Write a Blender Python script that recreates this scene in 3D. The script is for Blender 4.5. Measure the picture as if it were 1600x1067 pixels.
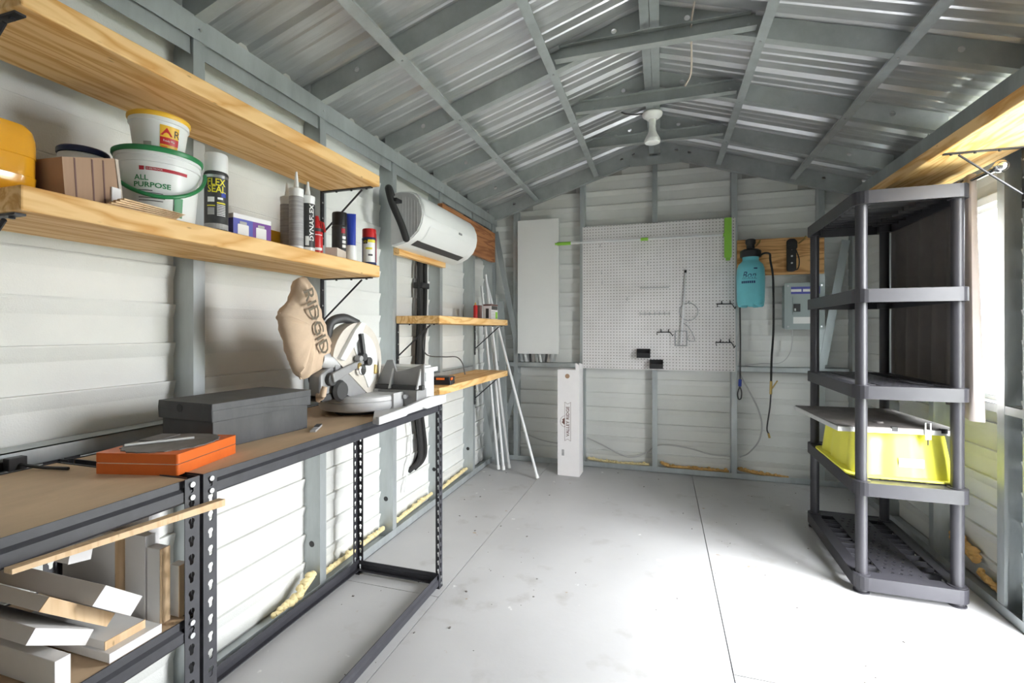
import bpy, bmesh, math, random
from mathutils import Matrix, Vector
from mathutils.geometry import tessellate_polygon
random.seed(7)
for o in list(bpy.data.objects): bpy.data.objects.remove(o, do_unlink=True)
SC = bpy.context.scene
COL = SC.collection
PI = math.pi
def rad(a): return a * PI / 180

# ------------------------------------------------------------------ camera
F, VX, HY = 745.0, 1034.0, 516.0            # focal length, long-axis vanishing point and horizon in photo pixels
YAW = math.atan((VX - 800) / F)
CC, SS = math.cos(YAW), math.sin(YAW)
H = 1.189                                    # eye height
cam = bpy.data.cameras.new('camera'); cam.sensor_width = 36; cam.lens = F * 36 / 1600
cam.shift_y = -(533.5 - HY) / 1600; cam.clip_start = 0.02
camo = bpy.data.objects.new('camera', cam); COL.objects.link(camo)
camo.location = (0, 0, H); camo.rotation_euler = (PI / 2, 0, YAW)
SC.camera = camo

# ------------------------------------------------------------------ daylight and exposure
SC.view_settings.view_transform = 'Standard'
SC.view_settings.look = 'None'
SC.view_settings.gamma = 1
SC.view_settings.use_curve_mapping = False
SC.view_settings.exposure = 2.70
SKY = 12.0
YFRONT = -.75
w = bpy.data.worlds.new('overcast_sky'); SC.world = w; w.use_nodes = True
bg = w.node_tree.nodes['Background']; bg.inputs[0].default_value = (0.96, 0.98, 1.0, 1); bg.inputs[1].default_value = 3.4
_n = w.node_tree.nodes; _l = w.node_tree.links     # standard overcast sky: the zenith three times as bright as the horizon
_tc = _n.new('ShaderNodeTexCoord'); _sp = _n.new('ShaderNodeSeparateXYZ'); _mr = _n.new('ShaderNodeMapRange'); _mr.inputs[3].default_value = SKY/3; _mr.inputs[4].default_value = SKY
_l.new(_tc.outputs['Generated'], _sp.inputs[0]); _l.new(_sp.outputs[2], _mr.inputs[0]); _l.new(_mr.outputs[0], bg.inputs[1])
def portal(name, loc, rot, sx, sy):          # guides sampling of the sky through a real opening
    l = bpy.data.lights.new(name, 'AREA'); l.shape = 'RECTANGLE'; l.size = sx; l.size_y = sy
    l.cycles.is_portal = True
    o = bpy.data.objects.new(name, l); COL.objects.link(o); o.location = loc; o.rotation_euler = rot
DOOR = (1.72, 2.35, 1.98)                     # side doorway: y0, y1, head height
WIN = (2.57, 3.30, 0.90, 1.80)               # window: y0, y1, z0, z1
portal('side_doorway_sky', (1.47, (DOOR[0]+DOOR[1])/2, 1.0), (0, PI/2, 0), 2.0, DOOR[1]-DOOR[0])
portal('window_sky', (1.47, (WIN[0]+WIN[1])/2, 1.35), (0, PI/2, 0), 0.9, WIN[1]-WIN[0])

# ------------------------------------------------------------------ helpers
def ray(u, v):
    r = (u - 800) / F; z = -(v - HY) / F
    return Vector((r * CC - SS, r * SS + CC, z))
def on(u, v, ax, val):                       # photo pixel -> point on the plane axis = val
    d = ray(u, v); o = Vector((0, 0, H)); t = (val - o[ax]) / d[ax]
    return o + d * t
def yx(u, x): return on(u, HY, 0, x).y       # depth along the shed of a pixel column at given x
def zx(u, v, x): return on(u, v, 0, x).z

ROOT = {}
class MB:
    def __init__(s): s.v = []; s.f = []
    def add(s, vs, fs, M=None):
        n = len(s.v)
        s.v += [tuple(M @ Vector(p)) if M else tuple(p) for p in vs]
        s.f += [tuple(i + n for i in f) for f in fs]
        return s
    def box(s, x0, x1, y0, y1, z0, z1, M=None):
        return s.add([(x0,y0,z0),(x1,y0,z0),(x1,y1,z0),(x0,y1,z0),(x0,y0,z1),(x1,y0,z1),(x1,y1,z1),(x0,y1,z1)],
            [(0,3,2,1),(4,5,6,7),(0,1,5,4),(1,2,6,5),(2,3,7,6),(3,0,4,7)], M)
    def prism(s, poly, ax, a0, a1, holes=(), M=None):   # extrude a 2D outline (with holes) along an axis
        loops = [list(poly)] + [list(h) for h in holes]
        pts = [p for l in loops for p in l]
        def mk(p, a): return (a, p[0], p[1]) if ax == 'x' else (p[0], a, p[1]) if ax == 'y' else (p[0], p[1], a)
        n = len(pts); vs = [mk(p, a0) for p in pts] + [mk(p, a1) for p in pts]; fs = []
        tri = tessellate_polygon([[Vector((p[0], p[1], 0)) for p in l] for l in loops])
        if len(poly) <= 4 and not holes: tri = [tuple(range(len(poly)))]
        for t in tri: fs.append(tuple(t)); fs.append(tuple(i + n for i in reversed(t)))
        k = 0
        for l in loops:
            m = len(l)
            for i in range(m): fs.append((k+i, k+(i+1)%m, n+k+(i+1)%m, n+k+i))
            k += m
        return s.add(vs, fs, M)
    def tube(s, pts, r, n=8, M=None):
        pts = [Vector(p) for p in pts]; rs = r if isinstance(r, (list, tuple)) else [r] * len(pts)
        vs = []; fs = []; up = None
        for i, p in enumerate(pts):
            t = (pts[min(i+1, len(pts)-1)] - pts[max(i-1, 0)]).normalized()
            if up is None: up = Vector((0,0,1)) if abs(t.z) < .9 else Vector((1,0,0))
            a = (up - t * up.dot(t)).normalized(); up = a; b = t.cross(a)
            for k in range(n):
                q = 2*PI*k/n; vs.append(p + (a*math.cos(q) + b*math.sin(q)) * rs[i])
        for i in range(len(pts)-1):
            for k in range(n): fs.append((i*n+k, i*n+(k+1)%n, (i+1)*n+(k+1)%n, (i+1)*n+k))
        fs.append(tuple(reversed(range(n)))); fs.append(tuple(range((len(pts)-1)*n, len(pts)*n)))
        return s.add(vs, fs, M)
    def lathe(s, prof, n=24, M=None, a0=0, a1=2*PI):
        full = abs(a1 - a0 - 2*PI) < 1e-6; m = n if full else n + 1
        vs = []; fs = []
        for r, z in prof:
            for k in range(m): q = a0 + (a1-a0)*k/n; vs.append((r*math.cos(q), r*math.sin(q), z))
        for i in range(len(prof)-1):
            for k in range(n): fs.append((i*m+k, i*m+(k+1)%m, (i+1)*m+(k+1)%m, (i+1)*m+k))
        if full:
            if prof[0][0] > 1e-5: fs.append(tuple(reversed(range(n))))
            if prof[-1][0] > 1e-5: fs.append(tuple(range((len(prof)-1)*m, (len(prof)-1)*m+n)))
        return s.add(vs, fs, M)
    def cyl(s, p0, p1, r, n=16): return s.tube([p0, p1], r, n)
    def build(s, name, mat, parent=None, bevel=0, smooth=False, world=False, seg=2, kind=None):
        vs = s.v; loc = None
        if parent is not None and world:
            Mi = ROOT[parent.name].inverted(); vs = [tuple(Mi @ Vector(p)) for p in vs]
        if parent is None:
            xs, ys, zs = zip(*vs); loc = Vector(((min(xs)+max(xs))/2, (min(ys)+max(ys))/2, min(zs)))
            vs = [tuple(Vector(p) - loc) for p in vs]
        me = bpy.data.meshes.new(name); me.from_pydata(vs, [], s.f)
        bm = bmesh.new(); bm.from_mesh(me); bmesh.ops.remove_doubles(bm, verts=bm.verts, dist=1e-6)
        bmesh.ops.recalc_face_normals(bm, faces=bm.faces); bm.to_mesh(me); bm.free()
        me.materials.append(mat)
        if smooth:
            for p in me.polygons: p.use_smooth = True
            me.set_sharp_from_angle(angle=rad(38))
        o = bpy.data.objects.new(name, me); COL.objects.link(o)
        if loc is not None: o.location = loc; ROOT[o.name] = Matrix.Translation(loc)
        if parent is not None: o.parent = parent; ROOT[o.name] = ROOT[parent.name]
        if bevel:
            b = o.modifiers.new('bevel', 'BEVEL'); b.width = bevel; b.segments = seg; b.limit_method = 'ANGLE'; b.angle_limit = rad(40)
        if kind: o['kind'] = kind
        return o
def tag(o, label, cat, group=None):
    o['label'] = label; o['category'] = cat
    if group: o['group'] = group
    return o
def thing(name, label, cat, loc=(0,0,0), rz=0, group=None):
    o = bpy.data.objects.new(name, None); COL.objects.link(o); o.empty_display_size = .05
    o.location = loc; o.rotation_euler = (0, 0, rz)
    ROOT[o.name] = Matrix.Translation(loc) @ Matrix.Rotation(rz, 4, 'Z')
    return tag(o, label, cat, group)
def struct(o): o['kind'] = 'structure'; return o
def curve(pts, n=8):                         # Catmull-Rom through the points
    P = [Vector(p) for p in pts]; P = [P[0]*2 - P[1]] + P + [P[-1]*2 - P[-2]]; out = []
    for i in range(1, len(P)-2):
        for k in range(n):
            t = k/n; a, b, c, d = P[i-1], P[i], P[i+1], P[i+2]
            out.append(.5*((2*b) + (c-a)*t + (2*a-5*b+4*c-d)*t*t + (3*b-a-3*c+d)*t**3))
    return out + [P[-2]]
def circ(cx, cy, r, n=12): return [(cx + r*math.cos(2*PI*k/n), cy + r*math.sin(2*PI*k/n)) for k in range(n)]
def rrect(x0, x1, y0, y1, r, n=4):
    out = []
    for cx, cy, a in ((x1-r, y0+r, -90), (x1-r, y1-r, 0), (x0+r, y1-r, 90), (x0+r, y0+r, 180)):
        for k in range(n+1): q = rad(a + 90*k/n); out.append((cx + r*math.cos(q), cy + r*math.sin(q)))
    return out
def frame(o, right, up):                     # matrix: local x -> right, y -> up, z -> out
    r = Vector(right).normalized(); u = Vector(up); u = (u - r*u.dot(r)).normalized(); n = r.cross(u)
    return Matrix(((r.x,u.x,n.x,o[0]),(r.y,u.y,n.y,o[1]),(r.z,u.z,n.z,o[2]),(0,0,0,1)))

# lettering: font curves turned into meshes once, while the scene is still empty
TXT = {}
for t_ in ['ALL', 'PURPOSE', 'SHEETROCK', 'FLEX', 'SEAL', 'VALLEY RIDGE', 'RIDGID', 'Bon', 'WD', '40', 'DYNAFLEX', 'Ready Mix', 'R']:
    cu = bpy.data.curves.new('t', 'FONT'); cu.body = t_; cu.align_x = 'CENTER'; cu.align_y = 'CENTER'; cu.resolution_u = 2
    if t_ == 'Bon': cu.shear = .35
    if t_ in ('ALL', 'PURPOSE', 'FLEX', 'SEAL', 'RIDGID', 'DYNAFLEX', 'VALLEY RIDGE'): cu.offset = .010 if t_ == 'RIDGID' else .018
    to = bpy.data.objects.new('t', cu); COL.objects.link(to)
    dg = bpy.context.evaluated_depsgraph_get(); me = to.evaluated_get(dg).to_mesh()
    xs = [v.co.x for v in me.vertices]; ys = [v.co.y for v in me.vertices]
    cx, cy = (min(xs)+max(xs))/2, (min(ys)+max(ys))/2
    TXT[t_] = ([(v.co.x-cx, v.co.y-cy) for v in me.vertices], [tuple(p.vertices) for p in me.polygons], max(xs)-min(xs), max(ys)-min(ys))
    to.evaluated_get(dg).to_mesh_clear(); bpy.data.objects.remove(to, do_unlink=True); bpy.data.curves.remove(cu)
def text(t, width, height, M=None, R=None, a0=0, z0=0, c=(0,0,0), taper=0, bold=.0):
    """letters as a thin raised mesh, flat in frame M or wrapped round a cylinder of radius R at angle a0, height z0"""
    vs, fs, tw, thh = TXT[t]; m = MB(); out = []
    for x, y in vs:
        X = x/tw*width; Y = y/thh*height
        if M: out.append(tuple(M @ Vector((X, Y, .0008))))
        else:
            rr = R + taper*(z0+Y) + .0009; q = a0 + X/R; out.append((c[0]+rr*math.cos(q), c[1]+rr*math.sin(q), c[2]+z0+Y))
    return m.add(out, fs)
def patch(R, a0, a1, z0, z1, off=.0006, c=(0,0,0), taper=0, n=10):   # printed area wrapped round a cylinder
    m = MB(); r0 = R+taper*z0+off; r1 = R+taper*z1+off
    return m.lathe([(r0, z0), (r1, z1)], n, Matrix.Translation(c), a0, a1)

# ------------------------------------------------------------------ materials (all procedural)
def mat(name, col, rough=.5, metal=0, var=0, scale=8, stretch=(1,1,1), bump=0, bscale=60, spec=.5, trans=0, alpha=1, coat=0, col2=None, emit=None):
    m = bpy.data.materials.new(name); m.use_nodes = True; nt = m.node_tree; b = nt.nodes['Principled BSDF']
    c = tuple(col) + (1,)
    b.inputs['Base Color'].default_value = c; b.inputs['Roughness'].default_value = rough; b.inputs['Metallic'].default_value = metal
    b.inputs['Specular IOR Level'].default_value = spec; b.inputs['Transmission Weight'].default_value = trans; b.inputs['Coat Weight'].default_value = coat
    b.inputs['Alpha'].default_value = alpha
    if var or bump or col2:
        tc = nt.nodes.new('ShaderNodeTexCoord'); mp = nt.nodes.new('ShaderNodeMapping'); mp.inputs['Scale'].default_value = stretch
        nt.links.new(tc.outputs['Object'], mp.inputs['Vector'])
    if var or col2:
        nz = nt.nodes.new('ShaderNodeTexNoise'); nz.inputs['Scale'].default_value = scale; nz.inputs['Detail'].default_value = 6; nz.inputs['Roughness'].default_value = .65
        nt.links.new(mp.outputs[0], nz.inputs['Vector'])
        rp = nt.nodes.new('ShaderNodeValToRGB'); rp.color_ramp.elements[0].position = .3; rp.color_ramp.elements[1].position = .7
        d = col2 or tuple(x*(1-var) for x in col)
        rp.color_ramp.elements[0].color = tuple(d)+(1,); rp.color_ramp.elements[1].color = tuple(min(1, x*(1+var*.4)) for x in col)+(1,)
        nt.links.new(nz.outputs['Fac'], rp.inputs['Fac']); nt.links.new(rp.outputs['Color'], b.inputs['Base Color'])
    if bump:
        n2 = nt.nodes.new('ShaderNodeTexNoise'); n2.inputs['Scale'].default_value = bscale; n2.inputs['Detail'].default_value = 3
        nt.links.new(mp.outputs[0], n2.inputs['Vector'])
        bp = nt.nodes.new('ShaderNodeBump'); bp.inputs['Strength'].default_value = bump; bp.inputs['Distance'].default_value = .004
        nt.links.new(n2.outputs['Fac'], bp.inputs['Height']); nt.links.new(bp.outputs['Normal'], b.inputs['Normal'])
    return m
def wood(name, light, dark, axis=1, scale=1.0, contrast=1.0):          # boards with grain along one axis and a few knots
    m = bpy.data.materials.new(name); m.use_nodes = True; nt = m.node_tree; b = nt.nodes['Principled BSDF']; b.inputs['Roughness'].default_value = .6
    b.inputs['Specular IOR Level'].default_value = .3
    L = nt.links.new; N = nt.nodes.new
    tc = N('ShaderNodeTexCoord'); mp = N('ShaderNodeMapping'); sc = [7*scale]*3; sc[axis] = .7*scale; mp.inputs['Scale'].default_value = sc
    L(tc.outputs['Object'], mp.inputs['Vector'])
    n1 = N('ShaderNodeTexNoise'); n1.inputs['Scale'].default_value = 1.3; n1.inputs['Detail'].default_value = 4; n1.inputs['Distortion'].default_value = .6
    L(mp.outputs[0], n1.inputs['Vector'])
    mu = N('ShaderNodeMath'); mu.operation = 'MULTIPLY'; mu.inputs[1].default_value = 8.0; L(n1.outputs['Fac'], mu.inputs[0])
    fr = N('ShaderNodeMath'); fr.operation = 'PINGPONG'; fr.inputs[1].default_value = .5; L(mu.outputs[0], fr.inputs[0])
    m3 = N('ShaderNodeMapping'); s3 = [60*scale]*3; s3[axis] = 2*scale; m3.inputs['Scale'].default_value = s3; L(tc.outputs['Object'], m3.inputs['Vector'])
    n2 = N('ShaderNodeTexNoise'); n2.inputs['Scale'].default_value = 1.0; n2.inputs['Detail'].default_value = 3; L(m3.outputs[0], n2.inputs['Vector'])
    mixf = N('ShaderNodeMath'); mixf.operation = 'MULTIPLY_ADD'; mixf.inputs[1].default_value = 1.1; L(fr.outputs[0], mixf.inputs[0])
    hs = N('ShaderNodeMath'); hs.operation = 'MULTIPLY'; hs.inputs[1].default_value = .45; L(n2.outputs['Fac'], hs.inputs[0]); L(hs.outputs[0], mixf.inputs[2])
    rp = N('ShaderNodeValToRGB'); rp.color_ramp.elements[0].position = .24; rp.color_ramp.elements[1].position = .60
    mid = tuple(d + (l-d)*(1-contrast) for l, d in zip(light, dark))
    rp.color_ramp.elements[0].color = mid+(1,); rp.color_ramp.elements[1].color = tuple(light)+(1,)
    L(mixf.outputs[0], rp.inputs['Fac'])
    vo = N('ShaderNodeTexVoronoi'); mk = N('ShaderNodeMapping'); sk = [6*scale]*3; sk[axis] = 2.2*scale; mk.inputs['Scale'].default_value = sk
    L(tc.outputs['Object'], mk.inputs['Vector']); L(mk.outputs[0], vo.inputs['Vector'])
    kr = N('ShaderNodeValToRGB'); kr.color_ramp.elements[0].position = .03; kr.color_ramp.elements[0].color = (1,1,1,1); kr.color_ramp.elements[1].position = .10; kr.color_ramp.elements[1].color = (0,0,0,1)
    L(vo.outputs['Distance'], kr.inputs['Fac'])
    mx = N('ShaderNodeMixRGB'); mx.inputs[2].default_value = tuple(x*.45 for x in dark)+(1,); L(rp.outputs['Color'], mx.inputs[1])
    kf = N('ShaderNodeMath'); kf.operation = 'MULTIPLY'; kf.inputs[1].default_value = .7; L(kr.outputs['Color'], kf.inputs[0]); L(kf.outputs[0], mx.inputs[0])
    L(mx.outputs[0], b.inputs['Base Color'])
    return m
M = {}
M['siding'] = mat('white_steel_siding', (.79,.80,.775), .5, 0, .06, 3, bump=.25, bscale=260)
M['galv'] = mat('galvanised_steel', (.50,.54,.55), .38, .5, .22, 7, (1,1,.25))
M['galv_dull'] = mat('galvanised_rafter_steel', (.47,.50,.50), .42, .4, .20, 6)
M['roof'] = mat('bare_roof_sheet', (.66,.67,.68), .34, .65, .2, 5, (.3,3,1))
M['skin'] = mat('outer_sheathing', (.5,.5,.48), .8)
M['floor'] = None
M['ground'] = mat('grass_yard', (.18,.19,.14), .9, 0, .2, 2)
M['pine'] = wood('pine_plank', (.86,.57,.26), (.66,.34,.10), 1)
M['pine_x'] = wood('pine_board', (.80,.47,.20), (.50,.24,.08), 0)
M['rust_board'] = wood('reddish_board', (.50,.22,.09), (.28,.10,.04), 1)
M['osb'] = mat('particle_board', (.66,.48,.31), .7, 0, .16, 9, (1,.4,1), bump=.05)
M['board_edge'] = wood('raw_wood', (.80,.58,.36), (.66,.43,.23), 2, 1.4, .7)
M['black_steel'] = mat('black_powder_steel', (.030,.030,.035), .45, .2, .2, 20)
M['grey_steel'] = mat('charcoal_powder_steel', (.055,.055,.065), .45, .2, .2, 20)
M['white_paint'] = mat('white_painted_wood', (.82,.81,.80), .55, 0, .05, 10)
M['white'] = mat('white_plastic', (.83,.84,.83), .35)
M['white_gloss'] = mat('white_enamel', (.86,.87,.86), .3, 0, .02, 5)
M['black'] = mat('black_plastic', (.015,.015,.017), .45)
M['grey_plastic'] = mat('charcoal_resin', (.036,.035,.042), .42, 0, .12, 12)
M['rubber'] = mat('black_rubber', (.02,.02,.02), .7)
M['chrome'] = mat('chrome', (.85,.85,.87), .12, 1)
M['steel'] = mat('bright_steel', (.62,.63,.64), .3, .9, .15, 30)
M['dark_grey'] = mat('dark_grey_plastic', (.06,.06,.062), .5)
M['mid_grey'] = mat('cast_aluminium_grey', (.34,.34,.345), .5, .15, .1, 15)
M['bag_ink'] = mat('faded_bag_print', (.15,.125,.09), .8)
M['guard'] = mat('dirty_white_guard', (.70,.65,.58), .45, 0, .15, 9)
M['pale_grey'] = mat('pale_grey_casting', (.58,.58,.585), .5, .1, .08, 15)
M['orange'] = mat('orange_plastic', (.80,.16,.02), .42, 0, .12, 12)
M['amber'] = mat('amber_shrink_wrapped_plastic', (.86,.40,.02), .18, 0, .08, 6, bump=.5, bscale=14, coat=.6)
M['yellow_lid'] = mat('yellow_lid', (.88,.52,.04), .4)
M['orange_card'] = mat('orange_card', (.86,.47,.03), .6)
M['green'] = mat('green_plastic', (.02,.22,.07), .4)
M['lime'] = mat('lime_plastic', (.27,.58,.06), .45)
M['red'] = mat('red_plastic', (.55,.02,.02), .38)
M['crimson'] = mat('red_print', (.45,.02,.035), .5)
M['blue'] = mat('blue_plastic', (.02,.05,.38), .4)
M['navy'] = mat('navy_lid', (.01,.02,.09), .35)
M['purple'] = mat('purple_card', (.16,.04,.28), .5)
M['violet_blue'] = mat('violet_blue_card', (.08,.09,.42), .5)
M['aqua'] = mat('aqua_translucent_plastic', (.20,.70,.80), .35, 0, .12, 5)
M['aqua_ink'] = mat('navy_ink', (.01,.04,.16), .5)
M['cardboard'] = mat('brown_cardboard', (.42,.27,.18), .8, 0, .12, 30, (1,1,.1))
M['card_light'] = mat('pale_cardboard', (.60,.52,.45), .8, 0, .1, 20)
M['shoe_card'] = mat('charcoal_card', (.075,.077,.082), .55, 0, .35, 6, (1,3,1))
M['white_card'] = mat('white_card', (.84,.82,.83), .55, 0, .03, 8)
M['ink'] = mat('grey_ink', (.10,.095,.10), .6)
M['ink_brown'] = mat('brown_ink', (.16,.08,.07), .6)
M['yellow_ink'] = mat('yellow_ink', (.85,.75,.05), .5)
M['white_ink'] = mat('white_ink', (.85,.85,.83), .5)
M['label_grey'] = mat('printed_grey_label', (.42,.41,.41), .5, 0, .35, 60, (.2,.2,3))
M['label_dark'] = mat('printed_dark_label', (.05,.05,.05), .45, 0, .3, 60)
M['canvas'] = mat('beige_canvas', (.66,.50,.36), .9, 0, .14, 6, bump=.3, bscale=40)
M['curtain_dark'] = mat('dark_blackout_cloth', (.15,.135,.13), .9, 0, .1, 10)
M['curtain_light'] = mat('pale_curtain_lining', (.66,.58,.55), .85, 0, .05, 10)
M['foam'] = mat('expanding_foam', (.88,.74,.40), .7, 0, .2, 25, bump=.8, bscale=70)
M['foam_rust'] = mat('aged_expanding_foam', (.76,.46,.16), .7, 0, .3, 25, bump=.8, bscale=70)
M['yellow_tub'] = mat('yellow_plastic', (.88,.84,.10), .45, 0, .04, 4)
M['brass'] = mat('brass', (.55,.40,.15), .35, .9)
M['panel_grey'] = mat('grey_enamel_panel', (.36,.42,.42), .45)
M['wire_grey'] = mat('grey_cable', (.55,.55,.55), .5)
M['wire_dark'] = mat('dark_cable', (.07,.07,.07), .5)
M['white_rod'] = mat('white_powder_rod', (.80,.81,.82), .4)
M['clear'] = mat('clear_wire', (.40,.41,.42), .35, .5)
M['paint_lid'] = mat('dusty_grey_metal', (.22,.20,.19), .6, .2, .35, 14)
M['bin_clear'] = mat('milky_plastic', (.80,.82,.84), .35, 0, .03, 6)
M['slat'] = mat('blade_steel', (.45,.44,.42), .35, .8, .3, 18)
M['clear_shelf_label'] = mat('white_sticker', (.7,.7,.7), .5, 0, .4, 60)
def glass_mat():
    m = bpy.data.materials.new('window_glass'); m.use_nodes = True; nt = m.node_tree; nt.nodes.clear()
    o = nt.nodes.new('ShaderNodeOutputMaterial'); mx = nt.nodes.new('ShaderNodeMixShader'); t = nt.nodes.new('ShaderNodeBsdfTransparent'); g = nt.nodes.new('ShaderNodeBsdfGlossy')
    g.inputs['Roughness'].default_value = .02; t.inputs[0].default_value = (.93,.95,.95,1); mx.inputs[0].default_value = .06
    nt.links.new(t.outputs[0], mx.inputs[1]); nt.links.new(g.outputs[0], mx.inputs[2]); nt.links.new(mx.outputs[0], o.inputs[0]); return m
M['glass'] = glass_mat()
def floor_mat():
    m = bpy.data.materials.new('grey_painted_floor'); m.use_nodes = True; nt = m.node_tree; b = nt.nodes['Principled BSDF']; L = nt.links.new; N = nt.nodes.new
    b.inputs['Roughness'].default_value = .5; b.inputs['Specular IOR Level'].default_value = .4
    tc = N('ShaderNodeTexCoord')
    def noise(s, d, lo, hi, off=0):
        mp = N('ShaderNodeMapping'); mp.inputs['Location'].default_value = (off, off*.7, 0); L(tc.outputs['Object'], mp.inputs[0])
        n = N('ShaderNodeTexNoise'); n.inputs['Scale'].default_value = s; n.inputs['Detail'].default_value = d; L(mp.outputs[0], n.inputs['Vector'])
        r = N('ShaderNodeMapRange'); r.inputs[1].default_value = lo; r.inputs[2].default_value = hi; L(n.outputs['Fac'], r.inputs[0]); return r.outputs[0]
    def mix(a, col, f):
        x = N('ShaderNodeMixRGB'); x.inputs[2].default_value = col+(1,); L(f, x.inputs[0])
        if isinstance(a, tuple): x.inputs[1].default_value = a+(1,)
        else: L(a, x.inputs[1])
        return x.outputs[0]
    c = mix((.45,.45,.455), (.51,.51,.515), noise(1.6, 4, .35, .65))
    c = mix(c, (.38,.37,.36), noise(7, 8, .60, .78, 3))
    c = mix(c, (.72,.72,.71), noise(11, 5, .69, .73, 9))
    c = mix(c, (.36,.27,.18), noise(16, 4, .735, .78, 20))
    L(c, b.inputs['Base Color'])
    n = N('ShaderNodeTexNoise'); n.inputs['Scale'].default_value = 40; n.inputs['Detail'].default_value = 5; L(tc.outputs['Object'], n.inputs['Vector'])
    bp = N('ShaderNodeBump'); bp.inputs['Strength'].default_value = .12; bp.inputs['Distance'].default_value = .004; L(n.outputs['Fac'], bp.inputs['Height']); L(bp.outputs[0], b.inputs['Normal'])
    return m
M['floor'] = floor_mat()
def peg_mat():
    m = bpy.data.materials.new('perforated_hardboard'); m.use_nodes = True; nt = m.node_tree; b = nt.nodes['Principled BSDF']; L = nt.links.new; N = nt.nodes.new
    b.inputs['Roughness'].default_value = .5
    tc = N('ShaderNodeTexCoord'); sp = N('ShaderNodeSeparateXYZ'); L(tc.outputs['Object'], sp.inputs[0])
    ds = []
    for ax in (0, 2):
        a = N('ShaderNodeMath'); a.operation = 'MULTIPLY'; a.inputs[1].default_value = 1/.0254; L(sp.outputs[ax], a.inputs[0])
        f = N('ShaderNodeMath'); f.operation = 'FRACT'; L(a.outputs[0], f.inputs[0])
        s = N('ShaderNodeMath'); s.operation = 'SUBTRACT'; s.inputs[1].default_value = .5; L(f.outputs[0], s.inputs[0])
        q = N('ShaderNodeMath'); q.operation = 'POWER'; q.inputs[1].default_value = 2; L(s.outputs[0], q.inputs[0]); ds.append(q)
    ad = N('ShaderNodeMath'); ad.operation = 'ADD'; L(ds[0].outputs[0], ad.inputs[0]); L(ds[1].outputs[0], ad.inputs[1])
    lt = N('ShaderNodeMath'); lt.operation = 'LESS_THAN'; lt.inputs[1].default_value = .022; L(ad.outputs[0], lt.inputs[0])
    n = N('ShaderNodeTexNoise'); n.inputs['Scale'].default_value = 4; n.inputs['Detail'].default_value = 7; L(tc.outputs['Object'], n.inputs['Vector'])
    r = N('ShaderNodeValToRGB'); r.color_ramp.elements[0].position = .3; r.color_ramp.elements[0].color = (.76,.74,.73,1); r.color_ramp.elements[1].position = .55; r.color_ramp.elements[1].color = (.84,.82,.82,1); L(n.outputs['Fac'], r.inputs[0])
    x = N('ShaderNodeMixRGB'); x.inputs[2].default_value = (.08,.075,.07,1); L(lt.outputs[0], x.inputs[0]); L(r.outputs[0], x.inputs[1]); L(x.outputs[0], b.inputs['Base Color'])
    return m
M['peg'] = peg_mat()

# ================================================================== the shed itself
X0 = -.056                                   # ridge line
XL, XR, D = -1.469, 1.355, 4.176             # inner faces of the studs
WD = .089                                    # stud depth
SL, SR, SB, YF = XL-WD, XR+WD, D+WD, YFRONT   # siding planes, end wall behind the camera
SLOPE = .317
def zr(x): return 2.668 - SLOPE*abs(x-X0)    # underside of the rafters
def zs(x): return 2.768 - SLOPE*abs(x-X0)    # roof sheet
PITCH = .127

# floor panels
fl = struct(MB().box(-1.60, 1.50, YF-.05, SB+.04, -.09, -.03).build('floor', M['skin']))
for x0, x1, ys in ((-1.60, -.9525, (YF-.05, -.55, 1.93, SB+.04)), (-.9485, .2340, (YF-.05, .70, SB+.04)), (.2380, 1.50, (YF-.05, -.62, 1.80, SB+.04))):
    for a, b in zip(ys[:-1], ys[1:]):
        MB().box(x0, x1, a+.0015, b-.0015, -.0295, 0).build('floor_panel', M['floor'], fl, world=True)
struct(MB().box(-9, 9, -9, 11, -.22, -.12).build('ground', M['ground']))

def course(axis, plane, inward, a0, a1, z0, parent, zt=None):
    """one lap of siding: flat face, cove and lip, extruded along the wall"""
    p = PITCH; s = inward
    prof = [(0, 0), (0, .62*p), (.004*s, .72*p), (.011*s, .93*p), (.011*s, .962*p), (-.0035*s, .968*p), (-.0035*s, p), (-.005*s, p), (-.005*s, 0)]
    if zt is not None:
        q = max(0.01, min(p, zt - z0)); prof = [(d, min(z, q)) for d, z in prof]
    poly = [(plane + d, z0 + z) for d, z in prof]
    m = MB()
    if axis == 'y': m.prism(poly, 'y', a0, a1)
    else: m.prism(poly, 'x', a0, a1)
    return m.build('siding_course', M['siding'], parent, world=True)
def stud(parent, wall, c, z0, z1, web=-1, wdt=.041, hole=True):
    """cold-formed channel; c = centre of the flange along the wall; web = which side is solid"""
    m = MB(); h = wdt/2; t = .0025
    for side in ('l',):
        pass
    prof = [(c-h, 0), (c+h, 0), (c+h, WD), (c-h, WD)]
    # channel outline in (along, depth from face)
    if web < 0: out = [(-h,0),(h,0),(h,.012),(h-t,.012),(h-t,t),(-h+t,t),(-h+t,WD-t),(h-t,WD-t),(h-t,WD-.012),(h,WD-.012),(h,WD),(-h,WD)]
    else: out = [(h,0),(-h,0),(-h,.012),(-h+t,.012),(-h+t,t),(h-t,t),(h-t,WD-t),(-h+t,WD-t),(-h+t,WD-.012),(-h,WD-.012),(-h,WD),(h,WD)]
    if wall == 'L': poly = [(XL - d, c + a) for a, d in out]
    elif wall == 'R': poly = [(XR + d, c + a) for a, d in out]
    else: poly = [(c + a, D + d) for a, d in out]
    m.prism(poly, 'z', z0, z1)
    o = m.build('stud', M['galv'], parent, world=True)
    return o

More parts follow.
